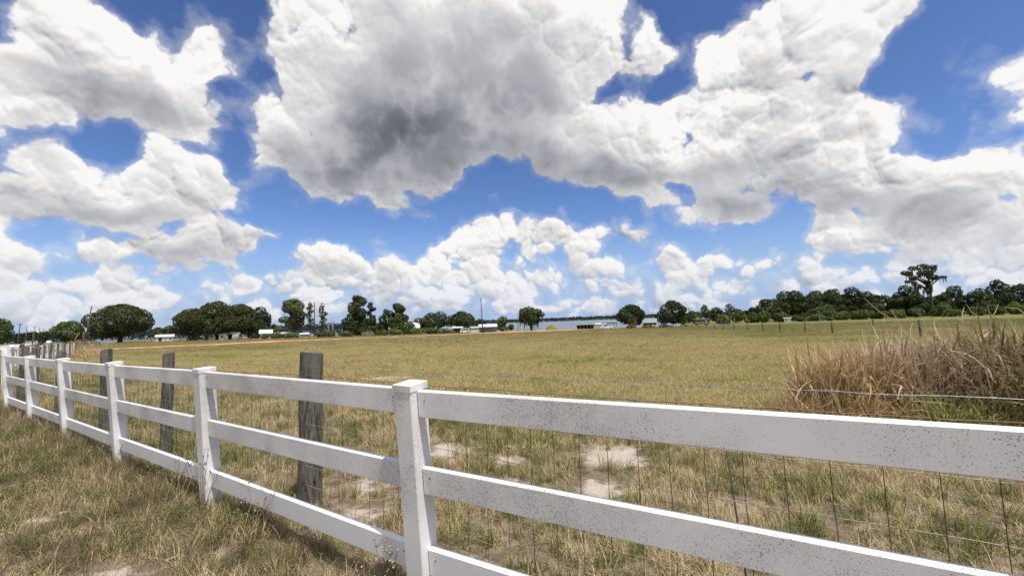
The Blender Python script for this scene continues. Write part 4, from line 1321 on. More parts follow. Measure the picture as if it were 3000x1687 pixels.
gable('white_cottage', 'tall narrow white cottage end left under the oak cluster', 558, 142, mw(546, 570, 142), 4, 2.5, .6, WHITEW, WHITER, cat='cottage', openings=(('w', -.5, 1.4, .6, .9), ('d', .6, .9, .6, 1.7)))
gable('pink_trailer', 'pinkish trailer home half hidden under the oak cluster', 611, 138, mw(594, 629, 138), 3, 2.2, .25, PINKW, WHITEW, cat='trailer', openings=(('d', -.6, 1.0, .7, 1.8), ('w', .9, 1.3, .8, .6)))
gable('white_trailer', 'white trailer home with one window beside the big oak trunk', 653, 140, mw(642, 666, 140), 3, 2.0, .2, WHITEW, WHITEW, cat='trailer', openings=(('w', -.3, 1.2, .7, .7),))
pavilion('carport', 'carport with pale green roof under the right of the oak cluster', 684, 142, mw(664, 702, 142), 5, 2.0, 2.9, PALEGR, 3, 'carport', None, DARK)
gable('grey_shed', 'grey shed with bright white roof right of the oak cluster', 779, 140, mw(762, 796, 140), 4, 1.9, 1.2, GREYW, WHITER)
gable('long_building', 'long low dark building with white roof behind the sparse cypresses', 824, 158, mw(801, 846, 158), 5, 1.4, .7, DARK, WHITER, cat='building')
gable('low_shed', 'low white roofed shed behind the cypress trunks', 893, 165, mw(882, 906, 165), 4, 1.2, .5, GREYW, WHITER)
gable('white_house', 'house with broad white metal roof showing above the bushes', 1207, 165, mw(1184, 1226, 165), 8, 2.5, 2.1, TANW, WHITER, cat='house', openings=(('w', 2.2, 1.4, 1.0, 1.0),))
pavilion('small_carport', 'small carport with pale roof under the right round oak', 1341, 158, mw(1324, 1356, 158), 4, 1.9, 2.4, WHITER, 3, 'carport', None, DARK)
pavilion('white_pavilion', 'open white roofed pavilion behind the tall bare pole', 1430, 152, mw(1402, 1456, 152), 7, 2.0, 3.0, WHITER, 6, 'pavilion', None, GREYW)
gable('white_outbuilding', 'plain white outbuilding left of the open pavilion', 1392, 158, mw(1378, 1404, 158), 4, 1.9, .3, WHITEW, WHITER)
t = pavilion('green_shed', 'long open shed with green metal roof on the lake shore', 1716, 158, mw(1693, 1748, 158), 6, 1.75, 2.9, GREENR, 6, 'shed', None, DARK)
gable('tan_lean_to', 'tan boarded lean to at the right end of the green roofed shed', 1750, 157, mw(1738, 1761, 157), 5, 1.8, .5, TANW, GREYW, over=.1)
pavilion('dark_boat_shelter', 'dark flat roofed boat shelter right of the white pickup', 1794, 168, mw(1779, 1810, 168), 4, 2.1, 2.3, DARK, 6, 'shelter')
gable('boathouse', 'boathouse with pale green roof between the two dark oaks', 1904, 176, mw(1886, 1924, 176), 7, 2.0, 1.7, DARK, PALEGR, cat='boathouse')
gable('white_hut', 'little white hut at the foot of the right oak', 1946, 178, 2.6, 2.5, 1.6, .4, WHITEW, GREYW, cat='hut')
gable('white_truck_box', 'white box of a parked truck at the edge of the woods', 2308, 175, mw(2299, 2319, 175), 2.4, 1.9, .1, WHITEW, WHITER, cat='truck box', openings=(('w', -.5, 1.2, .6, .5),))
gable('small_roof', 'low shed with white roof deeper in the woods', 2407, 180, mw(2400, 2415, 180), 2.2, 1.6, .3, GREYW, WHITER)

# ------------------------------------------------------------------ vehicles
TYRE = plain('tyre', (.02, .02, .02), .9)
RIM = plain('rim', (.4, .4, .42), .4, .1, 5, .5, .6)
def car(name, label, px, depth, L, H, W, paint, kind='car', rz=None, cat='car', group=None):
    t = thing(name, label, cat, gp(px, depth), facing(px) if rz is None else rz, group)
    h = H
    if kind == 'car':
        prof = [(-.5, .18), (-.5, .46), (-.47, .56), (-.30, .60), (-.17, .95), (-.02, 1.0), (.16, .98), (.33, .64), (.47, .60), (.5, .45), (.5, .18)]
        win = [(-.265, .62), (-.15, .92), (.14, .93), (.285, .64)]
    elif kind == 'pickup':
        prof = [(-.5, .22), (-.5, .50), (-.46, .60), (-.28, .63), (-.17, .97), (.05, .98), (.10, .62), (.49, .61), (.5, .22)]
        win = [(-.24, .65), (-.155, .92), (.035, .93), (.07, .65)]
    else:
        prof = [(-.5, .16), (-.5, .55), (-.40, .93), (-.3, 1.0), (.42, 1.0), (.5, .88), (.5, .16)]
        win = [(-.40, .60), (-.33, .88), (.40, .90), (.44, .60)]
    b = MB(); b.prism([(x * L, z * h) for x, z in prof], -W / 2, W / 2)
    b.v = [(q[1], q[0], q[2]) for q in b.v]
    b.build('body', paint, t)
    for s in (-1, 1):
        b = MB(); b.prism([(x * L, z * h) for x, z in win], s * (W / 2 + .006) - .01, s * (W / 2 + .006) + .01)
        b.v = [(q[1], q[0], q[2]) for q in b.v]
        b.build('window', GLASS, t)
        for x in (-.31, .31):
            b = MB(); b.tube([(x * L, s * (W / 2 - .18), .32), (x * L, s * (W / 2 + .03), .32)], .32, 14, 0, True, False); wh = b.build('wheel', TYRE, t)
            b = MB(); b.tube([(x * L, s * (W / 2 + .02), .32), (x * L, s * (W / 2 + .05), .32)], .19, 10, 0, True, False); b.build('rim', RIM, wh)
        b = MB(); b.box((-.5 * L - .01, s * W * .36, .48 * h), (.05, .3, .12)); b.build('headlight', RIM, t)
    return t
WPAINT = plain('white_paint', (.78, .78, .78), .25, .03, 2, .5)
SILVER = plain('silver_paint', (.42, .43, .44), .3, .05, 2, .5)
BLUEP = plain('blue_paint', (.05, .08, .16), .2, .1, 2, .6)
TANP = plain('tan_paint', (.34, .29, .25), .3, .05, 2, .5)
car('white_pickup', 'white pickup parked right of the green roofed shed', 1778, 150, 4.6, 1.75, 1.8, WPAINT, 'pickup', cat='pickup')
car('blue_car', 'dark blue car parked in front of the bushes on the far track', 2124, 168, 4.2, 1.45, 1.75, BLUEP)
car('van', 'tan van parked under the right side of the oak cluster', 695, 136, 3.2, 1.9, 1.9, TANP, 'van', rz=facing(695) + 1.2, cat='van')
car('white_car', 'white car far down the road', 144, 240, 4.4, 1.5, 1.8, WPAINT, rz=facing(144) + 1.4)
car('silver_car', 'silver vehicle parked beside the road left of the white car', 92, 230, 4.5, 1.8, 1.8, SILVER, 'van')
car('dark_truck', 'dark truck parked between the pale cottage and pink trailer', 581, 136, 4.8, 1.9, 1.9, plain('black_paint', (.03, .03, .032), .3), 'pickup', cat='truck')
car('white_van', 'white van in the small carport under the round oak', 1362, 150, 3.4, 1.7, 1.7, WPAINT, 'van', cat='van')
# motorhome
def rv():
    px, dp = 2056, 176
    t = thing('motorhome', 'brown and cream motorhome with white roof near the service pole', 'motorhome', gp(px, dp), facing(px))
    L = mw(2033, 2080, dp)
    b = MB(); b.prism([(-L / 2, .45), (-L / 2, 2.2), (-L / 2 + .3, 2.75), (L / 2, 2.75), (L / 2, .45)], -1.25, 1.25); b.v = [(q[1], q[0], q[2]) for q in b.v]
    b.build('body', plain('brown_panels', (.13, .10, .085), .4, .5, .9), t)
    b = MB(); b.box((0, 0, 2.81), (L - .2, 2.6, .1)); rf = b.build('roof', WHITER, t)
    for x in (-1.5, .8): 
        b = MB(); b.box((x, 0, 3.0), (.9, .7, .26), bevel=.05); b.build('air_conditioner', WHITER, rf)
    for x, w_ in ((-2.4, .9), (-.6, 1.0), (1.0, .8), (2.4, .7)):
        b = MB(); b.box((x, -1.27, 1.95), (w_, .06, .55)); b.build('window', GLASS, t)
    b = MB(); b.box((.2, -1.265, 1.2), (L * .9, .04, .22)); b.build('stripe', plain('cream_stripe', (.5, .45, .38), .4), t)
    b = MB(); b.box((1.75, -1.275, 1.5), (.65, .05, 1.8)); b.build('door', TANP, t)
    for x in (-L * .33, L * .22, L * .33):
        for s in (-1, 1):
            b = MB(); b.tube([(x, s * 1.0, .45), (x, s * 1.24, .45)], .45, 14, 0, True, False); b.build('wheel', TYRE, t)
rv()
# boats on the grass and on trailers
def boat(label, px, dp, L, col, group, rz=.1):
    t = thing('boat', label, 'boat', gp(px, dp), facing(px) + rz, group)
    b = MB(); vs, fs = [], []
    secs = [(-.5, .34, .75), (-.2, .40, .72), (.15, .38, .76), (.38, .22, .86), (.5, .02, 1.0)]
    for x, hw, top in secs:
        vs += [(x * L, -hw * 2.2, top), (x * L, -hw * 1.5, .42), (x * L, 0, .28), (x * L, hw * 1.5, .42), (x * L, hw * 2.2, top)]
    for i in range(4):
        for k in range(4): fs.append((i * 5 + k, i * 5 + 5 + k, i * 5 + 6 + k, i * 5 + 1 + k))
        fs.append((i * 5, i * 5 + 4, i * 5 + 9, i * 5 + 5))
    fs.append((0, 1, 2, 3, 4)); b.add(vs, fs); b.build('hull', col, t)
    b = MB(); b.box((-.47 * L, 0, .95), (.3, .35, .6), bevel=.05); b.build('outboard', DARK, t)
    b = MB(); b.box((.05 * L, 0, .95), (.7, .8, .35), bevel=.04); b.build('console', GREYW, t)
    for s in (-1, 1):
        b = MB(); b.tube([(-.1 * L, s * .8, .25), (-.1 * L, s * .95, .25)], .26, 10, 0, True, False); b.build('wheel', TYRE, t)
GB = 'boats on trailers by the shore'
boat('white boat in front of the boathouse', 1912, 165, mw(1900, 1924, 165), WPAINT, GB)
boat('flat white boat below the right oak', 1954, 165, mw(1942, 1966, 165), WPAINT, GB, .05)
boat('pale boat on a trailer just left of the service pole', 2012, 162, mw(2000, 2022, 162), SILVER, GB)
boat('pale blue boat right of the tan hay clumps', 1962, 158, mw(1950, 1976, 158), plain('pale_blue_hull', (.35, .42, .48), .4), GB)
boat('upturned looking white boat at the dead snags', 978, 150, mw(962, 994, 150), WPAINT, GB, .2)
# mailbox by the road
def mailbox(label, px, dp, col, group):
    t = thing('mailbox', label, 'mailbox', gp(px, dp), facing(px) + .1, group)
    b = MB(); b.box((0, 0, .5), (.1, .1, 1.1)); b.build('post', POSTM, t)
    b = MB(); b.prism([(-.12, 1.0), (-.12, 1.16), (-.07, 1.24), (.07, 1.24), (.12, 1.16), (.12, 1.0)], -.28, .28); b.build('box', col, t)
    b = MB(); b.box((.08, -.13, 1.22), (.02, .02, .16)); b.build('flag', plain('red_flag', (.4, .03, .03)), t)
GM = 'mailboxes at the roadside'
mailbox('white mailbox at the roadside on the far left', 38, 34, WPAINT, GM)
mailbox('dark mailbox next to the white one', 55, 36, DARK, GM)
mailbox('small dark mailbox farther along the road edge', 118, 62, DARK, GM)

# ------------------------------------------------------------------ far fences and gates on the left
def line_fence(name, label, pts_, h, spacing, rpost, mat, wires, wmat, boards=(), group=None):
    P = [np.array(gp(px, dp)[:2]) for px, dp in pts_]
    base = Vector(gp(*pts_[0]))
    t = thing(name, label, 'fence', base, 0, group)
    W = walk(P, spacing, 0)
    tb = MB(); tb.tube([(0, 0, -.2), (0, 0, h)], [rpost, rpost * .92], 7); me = tb.mesh('post', mat)
    T = []
    for p in W:
        q = Vector((p[0], p[1], float(ground_z(*p)))) - base
        link('post', me, t, q, (math.radians(rr.uniform(-2, 2)), math.radians(rr.uniform(-2, 2)), 0)); T.append(q)
    for hh in wires:
        b = MB(); b.tube([q + Vector((0, -rpost, hh)) for q in T], .012, 4, 0, False); b.build('wire', wmat, t)
    for hh in boards:
        for a, c in zip(T, T[1:]):
            d = c - a
            b = MB(); b.box((0, 0, 0), (d.length, .04, .14))
            o = b.build('board', wmat, t, (a + c) / 2 + Vector((0, 0, hh))); o.rotation_euler = (0, -math.atan2(d.z, math.hypot(d.x, d.y)), math.atan2(d.y, d.x))
    return t
GREYB = plain('grey_boards', (.38, .36, .34), .8, .15, 4)
line_fence('paddock_fence', 'thin dark posts and wire along the foot of the left tree line', [(365, 126), (560, 116), (760, 122), (900, 128), (1100, 134), (1300, 142), (1380, 146)], 1.15, 3.2, .06, DARKWOOD, (1.0, .6), WIREB)
line_fence('board_fence', 'grey board fence below the leaning utility pole', [(205, 86), (270, 92), (338, 98)], 1.15, 2.6, .07, GREYB, (), GREYB, (.95, .6, .3))
line_fence('shore_fence', 'low pale fence along the lake shore behind the lone oak', [(1470, 168), (1560, 172), (1640, 176)], .9, 2.4, .05, GREYB, (.85, .45), GREYB)
GP = 'short posts standing alone beside the sandy track'
for k, (px, yt, dp) in enumerate(((281, 1001, 66), (290, 1004, 60))):
    b = MB(); b.tube([(0, 0, -.2), (0, 0, 1.15)], [.1, .09], 9)
    tag(b.build('gate_post', DARKWOOD, None, gp(px, dp)), ['left of two short dark posts beside the sandy track', 'right of two short dark posts beside the sandy track'][k], 'post', GP)
def gate(label, px0, px1, dp, h=1.2):
    t = thing('farm_gate', label, 'gate', gp((px0 + px1) / 2, dp), facing(px0))
    w = mw(px0, px1, dp)
    for k in range(5):
        b = MB(); b.tube([(-w / 2, 0, .25 + k * .22), (w / 2, 0, .25 + k * .22)], .03, 6); b.build('rail', GREYB, t)
    for s in (-1, 0, 1):
        b = MB(); b.tube([(s * w / 2, 0, .2), (s * w / 2, 0, 1.18)], .035, 6); b.build('upright', GREYB, t)
gate('tubular farm gate in front of the tall ragged trees', 1062, 1092, 124)
gate('tubular farm gate near the leaning utility pole', 300, 336, 90)
# broken wood leaning by the spreading tree
b = MB(); b.tube([(0, 0, 0), (1.2, 0, 2.0), (2.0, .1, 3.4)], [.16, .14, .05], 7)
tag(b.build('leaning_log', plain('yellow_wood', (.36, .25, .10)), None, gp(208, 110)), 'yellowish leaning log left of the leaning utility pole', 'log')
# brush pile beside it
P, Nn = crown([((0, 0, .6), (3.2, 2, .9)), ((2.2, 0, .5), (2.4, 1.6, .8))], .3, 1.2, np.random.default_rng(3))
V_, Q = quads(P, Nn, .4, 1.0)
o = link('brush_heap', fast_mesh('brush_heap', V_, Q, LEAF['brown'])); o.location = gp(226, 106)
tag(o, 'low brown heap of brush behind the grey board fence', 'brush heap')
# thin radio mast far beyond the lake
b = MB(); b.tube([(0, 0, 0), (0, 0, 95)], [1.2, .5], 5); tag(b.build('radio_mast', GREYB, None, (ray(1749, 930)[0] * 2300, 2300, -3)), 'very thin radio mast far beyond the lake', 'mast')

# ------------------------------------------------------------------ grass, weeds and dry brush
def blades(r, n, R, h0, h1, width, curl, lean, seg=3, flat=0.0):
    """n grass blades from a tuft of radius R; curl bends the tips over"""
    a = r.uniform(0, 2 * PI, n); rad = R * np.sqrt(r.random(n))
    bx, by = np.cos(a) * rad, np.sin(a) * rad
    az = r.uniform(0, 2 * PI, n)
    h = r.uniform(h0, h1, n)
    tilt = np.abs(r.normal(0, lean, n)) + flat
    cv = np.abs(r.normal(curl, curl * .5, n))
    w = width * r.uniform(.6, 1.3, n)
    side = np.stack([-np.sin(az), np.cos(az), 0 * az], 1)
    out = np.stack([np.cos(az), np.sin(az), 0 * az], 1)
    p = np.stack([bx, by, 0 * bx - .01], 1)
    rows = []
    ang = tilt.copy()
    for s in range(seg + 1):
        f = s / seg
        ww = (w * (1 - f) ** .7 * .5 + w * .06)[:, None]
        rows.append((p - side * ww, p + side * ww))
        st = (h / seg)[:, None]
        p = p + st * (np.sin(ang)[:, None] * out + np.cos(ang)[:, None] * np.array([0, 0, 1.0]))
        p[:, 2] = np.maximum(p[:, 2], .004)
        ang = np.minimum(ang + cv / seg, 2.4)
    V_ = np.stack([q for row in rows for q in row], 1)            # n, 2(seg+1), 3
    k = 2 * (seg + 1)
    base = (np.arange(n) * k)[:, None]
    Q = np.concatenate([np.stack([base[:, 0] + 2 * s, base[:, 0] + 2 * s + 1, base[:, 0] + 2 * s + 3, base[:, 0] + 2 * s + 2], 1) for s in range(seg)])
    return V_.reshape(-1, 3), Q
def leaves(r, n, R, h0, h1, size, up=.4):
    a = r.uniform(0, 2 * PI, n); rad = R * np.sqrt(r.random(n))
    P = np.stack([np.cos(a) * rad, np.sin(a) * rad, r.uniform(h0, h1, n) * (1 - .5 * (rad / R) ** 2)], 1)
    nn = r.normal(size=(n, 3)) + np.array([0, 0, up]); nn /= np.linalg.norm(nn, axis=1, keepdims=True)
    return quads(P, nn, size, .55, r)
def join(parts):
    V_, Q, M_ = [], [], []
    o = 0
    for (v, q), m in parts:
        V_.append(v); Q.append(q + o); M_.append(np.full(len(q), m)); o += len(v)
    return np.vstack(V_), np.vstack(Q), np.concatenate(M_)

def grass_material(name, pal, place=.35, trans=.25):
    """colour from blade to blade and tuft to tuft; place mixes in the broad patches of the pasture"""
    m = NT(name)
    isl = m.node('ShaderNodeNewGeometry').outputs['Random Per Island']
    f = m.math('ADD', m.math('MULTIPLY', isl, .55), m.math('MULTIPLY', m.rnd(), .45))
    if place:
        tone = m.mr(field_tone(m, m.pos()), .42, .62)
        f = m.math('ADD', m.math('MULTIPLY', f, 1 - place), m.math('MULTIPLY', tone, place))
    return m.out(m.ramp(f, pal), .55, .25, None, 0.0, trans)
STRAW = grass_material('straw_blade', [(0, (.19, .125, .065)), (.3, (.44, .33, .175)), (.65, (.68, .56, .34)), (1, (.56, .51, .25))], 0)
GREEN = grass_material('green_blade', [(0, (.075, .095, .024)), (.4, (.16, .18, .05)), (.75, (.27, .28, .085)), (1, (.40, .36, .13))], 0)
BROWN = grass_material('brown_stem', [(0, (.06, .042, .03)), (.5, (.17, .12, .078)), (1, (.34, .26, .17))], 0)
WEED = grass_material('weed_leaf', [(0, (.06, .085, .024)), (.5, (.14, .17, .048)), (1, (.30, .31, .10))], 0)
LITTER = grass_material('dead_litter', [(0, (.10, .075, .05)), (.4, (.27, .205, .14)), (.75, (.48, .385, .27)), (1, (.66, .56, .43))], 0)
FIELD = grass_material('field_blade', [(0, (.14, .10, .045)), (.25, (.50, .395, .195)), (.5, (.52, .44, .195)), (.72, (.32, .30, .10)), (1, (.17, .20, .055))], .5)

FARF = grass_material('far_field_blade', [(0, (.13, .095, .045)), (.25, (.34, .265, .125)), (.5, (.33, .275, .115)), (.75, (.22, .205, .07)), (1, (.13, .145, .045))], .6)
TUFTS = bpy.data.collections.new('tuft_library')
def tuft(name, parts, mats):
    V_, Q, M_ = join(parts)
    o = bpy.data.objects.new(name, fast_mesh(name, V_, Q, mats, M_))
    TUFTS.objects.link(o)
    return o
lib = []
def R(s): return np.random.default_rng(s)
# names sort in this order: the index below picks them
for k in range(3): tuft('t%02d' % len(lib), [(blades(R(k), 46, .10, .08, .26, .0060, 1.5, .45), 0)], [STRAW]); lib.append('straw')
for k in range(3): tuft('t%02d' % len(lib), [(blades(R(10 + k), 34, .08, .10, .30, .0065, 1.0, .35), 0), (blades(R(20 + k), 12, .08, .06, .2, .004, 1.5, .5), 1)], [GREEN, STRAW]); lib.append('green')
for k in range(3): tuft('t%02d' % len(lib), [(blades(R(30 + k), 22, .11, .06, .20, .0025, .5, .35), 1), (leaves(R(40 + k), 110, .13, .015, .17, .020), 0)], [WEED, BROWN]); lib.append('weed')
for k in range(2): tuft('t%02d' % len(lib), [(blades(R(50 + k), 30, .10, .12, .34, .0026, .5, .35), 0), (leaves(R(55 + k), 60, .13, .06, .28, .011, 0), 0), (blades(R(58 + k), 12, .08, .08, .2, .004, 1.4, .5), 1)], [BROWN, STRAW]); lib.append('twig')
for k in range(2): tuft('t%02d' % len(lib), [(blades(R(60 + k), 9, .06, .30, .60, .0032, .8, .22, 5), 0), (blades(R(65 + k), 14, .06, .1, .25, .004, 1.3, .4), 1)], [STRAW, GREEN]); lib.append('tall')
for k in range(3): tuft('t%02d' % len(lib), [(blades(R(70 + k), 80, .17, .06, .20, .0040, .4, .15, 2, 1.30), 0)], [LITTER]); lib.append('litter')
for k in range(3): tuft('t%02d' % len(lib), [(blades(R(80 + k), 170, .42, .03, .095, .0075, 1.1, .5, 2), 0)], [FIELD]); lib.append('field')
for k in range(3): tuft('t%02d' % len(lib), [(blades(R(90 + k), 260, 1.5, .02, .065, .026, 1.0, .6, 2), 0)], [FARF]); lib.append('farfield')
for k in range(1): tuft('t%02d' % len(lib), [(leaves(R(95), 70, .16, .01, .07, .030, 1.2), 0)], [LEAF['light']]); lib.append('creeper')
IDX = {}
for i, n in enumerate(lib): IDX.setdefault(n, []).append(i)

def scatter_group():
    g = bpy.data.node_groups.new('scatter', 'GeometryNodeTree')
    g.interface.new_socket('Geometry', in_out='INPUT', socket_type='NodeSocketGeometry')
    g.interface.new_socket('Geometry', in_out='OUTPUT', socket_type='NodeSocketGeometry')
    N, L = g.nodes, g.links
    gi, go = N.new('NodeGroupInput'), N.new('NodeGroupOutput')
    ci = N.new('GeometryNodeCollectionInfo'); ci.inputs[0].default_value = TUFTS
    ci.inputs['Separate Children'].default_value = True; ci.inputs['Reset Children'].default_value = True
    ip = N.new('GeometryNodeInstanceOnPoints'); ip.inputs['Pick Instance'].default_value = True
    L.new(gi.outputs[0], ip.inputs['Points']); L.new(ci.outputs[0], ip.inputs['Instance'])
    for nm, ty, sk in (('kind_index', 'INT', 'Instance Index'), ('turn', 'FLOAT_VECTOR', 'Rotation'), ('size', 'FLOAT_VECTOR', 'Scale')):
        a = N.new('GeometryNodeInputNamedAttribute'); a.data_type = ty; a.inputs[0].default_value = nm
        L.new(a.outputs[0], ip.inputs[sk])
    L.new(ip.outputs[0], go.inputs[0])
    return g
SCATTER = scatter_group()
def scatter(name, label, cat, X, Y, kind, size, sink=0.0, tilt=.12):
    n = len(X)
    Z = ground_z(X, Y) + relief(X, Y) - sink
    me = bpy.data.meshes.new(name)
    me.vertices.add(n); me.vertices.foreach_set('co', np.stack([X, Y, Z], 1).astype(np.float32).ravel())
    a = me.attributes.new('kind_index', 'INT', 'POINT'); a.data.foreach_set('value', np.asarray(kind, np.int32))
    a = me.attributes.new('turn', 'FLOAT_VECTOR', 'POINT')
    a.data.foreach_set('vector', np.stack([rng.normal(0, tilt, n), rng.normal(0, tilt, n), rng.uniform(0, 2 * PI, n)], 1).astype(np.float32).ravel())
    a = me.attributes.new('size', 'FLOAT_VECTOR', 'POINT')
    s = np.asarray(size, float)
    a.data.foreach_set('vector', np.stack([s, s, s * rng.uniform(.75, 1.25, n)], 1).astype(np.float32).ravel())
    me.update()
    o = link(name, me)
    md = o.modifiers.new('scatter', 'NODES'); md.node_group = SCATTER
    return tag(o, label, cat, kind='stuff')
def pick(names, probs, n):
    c = rng.choice(len(names), n, p=np.array(probs) / sum(probs))
    return np.array([IDX[names[i]][rng.integers(len(IDX[names[i]]))] for i in c], np.int32)
def side_of_fence(X, Y):                         # > 0 on the pasture side
    return (X - P0[0]) * N_[0] + (Y - P0[1]) * N_[1]
def wedge(n, y0, y1, k=1.45, pad=1.2):
    Y = np.sqrt(rng.uniform(y0 ** 2, y1 ** 2, n)); X = rng.uniform(-1, 1, n) * (k * Y + pad)
    return X, Y

# roadside verge on this side of the fence
X, Y = wedge(115000, .45, 13.0, 2.2, 2.0)
sd = side_of_fence(X, Y)
m_ = (sd < .05) & (rng.random(len(X)) < np.clip(1.15 - Y / 26, .25, 1))
X, Y, sd = X[m_], Y[m_], sd[m_]
keep = rng.random(len(X)) > np.clip(sand_at(X, Y) * 1.25, 0, .97)
X, Y, sd = X[keep], Y[keep], sd[keep]
grn = vnoise(X, Y, .9, 7) + .5 * (vnoise(X, Y, 2.3, 8) - .5)
u = rng.random(len(X))
near_f = np.clip(1 + sd / .9, 0, 1)              # brown twiggy weeds gather under the rails
kd = np.where(u < .20, pick(['litter'], [1], len(X)), np.where(u < .20 + .30 * near_f, pick(['twig', 'straw', 'tall'], [5, 2, .6], len(X)),
     np.where(grn > .56, pick(['weed', 'green', 'straw', 'twig'], [7, 1.4, 1.2, 1.2], len(X)), pick(['straw', 'twig', 'weed', 'green', 'tall'], [2.4, 3.0, 2.2, .8, .12], len(X)))))
scatter('verge_weeds', 'tangled dry weeds and straw on the verge in front of the white fence', 'weeds', X, Y, kd, rng.uniform(.5, .95, len(X)) * np.clip(.62 + Y * .06, .6, 1.0))

# rough strip along the inside of the fence
X, Y = wedge(110000, 1.0, 22.0, 1.5, 1.5)
sd = side_of_fence(X, Y)
edge_ = 3.4 + 1.5 * vnoise(X, Y, .35, 12)
m_ = (sd > .02) & (rng.random(len(X)) < np.clip((edge_ + 1.6 - sd) / 1.8, 0, 1)) & (rng.random(len(X)) < np.clip(1.2 - Y / 22, .2, 1))
X, Y, sd = X[m_], Y[m_], sd[m_]
keep = rng.random(len(X)) > np.clip(sand_at(X, Y) * 1.3, 0, .98)
X, Y, sd = X[keep], Y[keep], sd[keep]
grn = vnoise(X, Y, .8, 17) + .5 * (vnoise(X, Y, 2.0, 18) - .5)
u = rng.random(len(X))
kd = np.where(u < .20, pick(['litter'], [1], len(X)), np.where(grn > .54, pick(['green', 'weed', 'straw', 'tall', 'creeper'], [5, 3, 2, .25, .25], len(X)), pick(['straw', 'green', 'twig', 'tall', 'weed'], [4.5, 1.6, 1.4, .3, .6], len(X))))
scatter('rough_grass', 'rough mixed grass and weeds behind the wire fence', 'grass', X, Y, kd, rng.uniform(.42, .88, len(X)))

# mown pasture
X, Y = wedge(90000, 3.5, 46.0, 1.45, 2)
sd = side_of_fence(X, Y)
m_ = (sd > 2.2) & (rng.random(len(X)) < np.clip((sd - 2.2) / 2.5, 0, 1)) & (rng.random(len(X)) < np.clip(16 / np.maximum(Y, 1), .30, 1)) & (dirt_at(X, Y) < .3)
m_ &= rng.random(len(X)) > np.clip(sand_at(X, Y) * 1.2, 0, .95)
X, Y = X[m_], Y[m_]
scatter('pasture_grass', 'short yellowed pasture grass in the middle distance', 'grass', X, Y, pick(['field'], [1], len(X)), rng.uniform(.7, 1.3, len(X)))
X, Y = wedge(26000, 36.0, 165.0, 1.4, 4)
m_ = (side_of_fence(X, Y) > 4) & (dirt_at(X, Y + 2.0) < .05) & (dirt_at(X, Y) < .05) & (ground_z(X, Y) > WATER + .5)
dr = np.array([-.749, .663]); nr_ = np.array([-.663, -.749])
m_ &= (X * nr_[0] + Y * nr_[1]) < 5.5
X, Y = X[m_], Y[m_]
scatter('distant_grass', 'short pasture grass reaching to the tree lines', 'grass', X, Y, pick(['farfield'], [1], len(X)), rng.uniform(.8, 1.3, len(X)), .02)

X, Y = wedge(30000, 6.0, 60.0, 1.4, 2)
cl = vnoise(X, Y, .22, 31) * .6 + vnoise(X, Y, .9, 32) * .4
m_ = (side_of_fence(X, Y) > 4.5) & (cl > .57) & (dirt_at(X, Y) < .2) & (rng.random(len(X)) < np.clip(14 / Y, .2, 1))
X, Y = X[m_], Y[m_]
scatter('pasture_weeds', 'darker weedy tussocks dotted over the pasture', 'weeds', X, Y, pick(['green', 'weed', 'straw'], [4, 3, 2], len(X)), rng.uniform(.45, .95, len(X)) * np.clip(.7 + Y * .02, .7, 1.7))

# ------------------------------------------------------------------ tall dry brush inside the fence on the right
def brush(name, label, cat, blobs, pal, n, seed, wide=.0075, leafy=.35, lng=(.45, 1.25), mat=None):
    """arching dead stalks and ribbons of leaf heaped over the given mounds (x, y, radius x, radius y, height)"""
    r = R(seed)
    k = r.choice(len(blobs), n, p=np.array([b_[2] * b_[3] * b_[4] for b_ in blobs]) / sum(b_[2] * b_[3] * b_[4] for b_ in blobs))
    B = np.array(blobs)[k]
    a = r.uniform(0, 2 * PI, n); rad = np.sqrt(r.random(n))
    X, Y = B[:, 0] + np.cos(a) * rad * B[:, 2], B[:, 1] + np.sin(a) * rad * B[:, 3]
    gz = ground_z(X, Y)
    top = B[:, 4] * np.sqrt(np.maximum(0, 1 - rad ** 2 * .85))
    lowp = r.random(n) < .30
    z0 = np.where(lowp, 0, top * r.random(n) ** .7 * .85)          # many stalks rest on those below
    ln = r.uniform(*lng, n) * np.where(lowp, 1.0, .62)
    az = np.where(r.random(n) < .6, a + r.normal(0, .7, n), r.uniform(0, 2 * PI, n))
    ang = np.where(lowp, np.abs(r.normal(.12, .25, n)), r.uniform(.3, 1.9, n))
    cv = np.where(lowp, r.uniform(.1, 1.1, n), r.normal(.3, 1.0, n))
    tw = r.normal(0, .8, n)
    w = wide * np.where(r.random(n) < leafy, r.uniform(1.0, 2.2, n), r.uniform(.35, .8, n))
    seg = 5
    p = np.stack([X, Y, gz + z0], 1)
    rows = []
    for s in range(seg + 1):
        f = s / seg
        out = np.stack([np.cos(az), np.sin(az), 0 * az], 1)
        side = np.stack([-np.sin(az), np.cos(az), .3 * np.sin(tw * 3)], 1)
        ww = (w * (1 - f * .85) * .5)[:, None]
        rows.append((p - side * ww, p + side * ww))
        p = p + (ln / seg)[:, None] * (np.sin(ang)[:, None] * out + np.cos(ang)[:, None] * np.array([0, 0, 1.0]))
        p[:, 2] = np.maximum(p[:, 2], gz + .01)
        ang = ang + cv / seg; az = az + tw / seg
    V_ = np.stack([q for row in rows for q in row], 1)
    kk = 2 * (seg + 1); base = np.arange(n) * kk
    Q = np.concatenate([np.stack([base + 2 * s, base + 2 * s + 1, base + 2 * s + 3, base + 2 * s + 2], 1) for s in range(seg)])
    o = link(name, fast_mesh(name, V_.reshape(-1, 3), Q, mat))
    return tag(o, label, cat, kind='stuff')
DRY = grass_material('dry_stalk', [(0, (.12, .07, .03)), (.3, (.33, .22, .105)), (.6, (.58, .43, .24)), (1, (.84, .70, .46))], 0, .25)
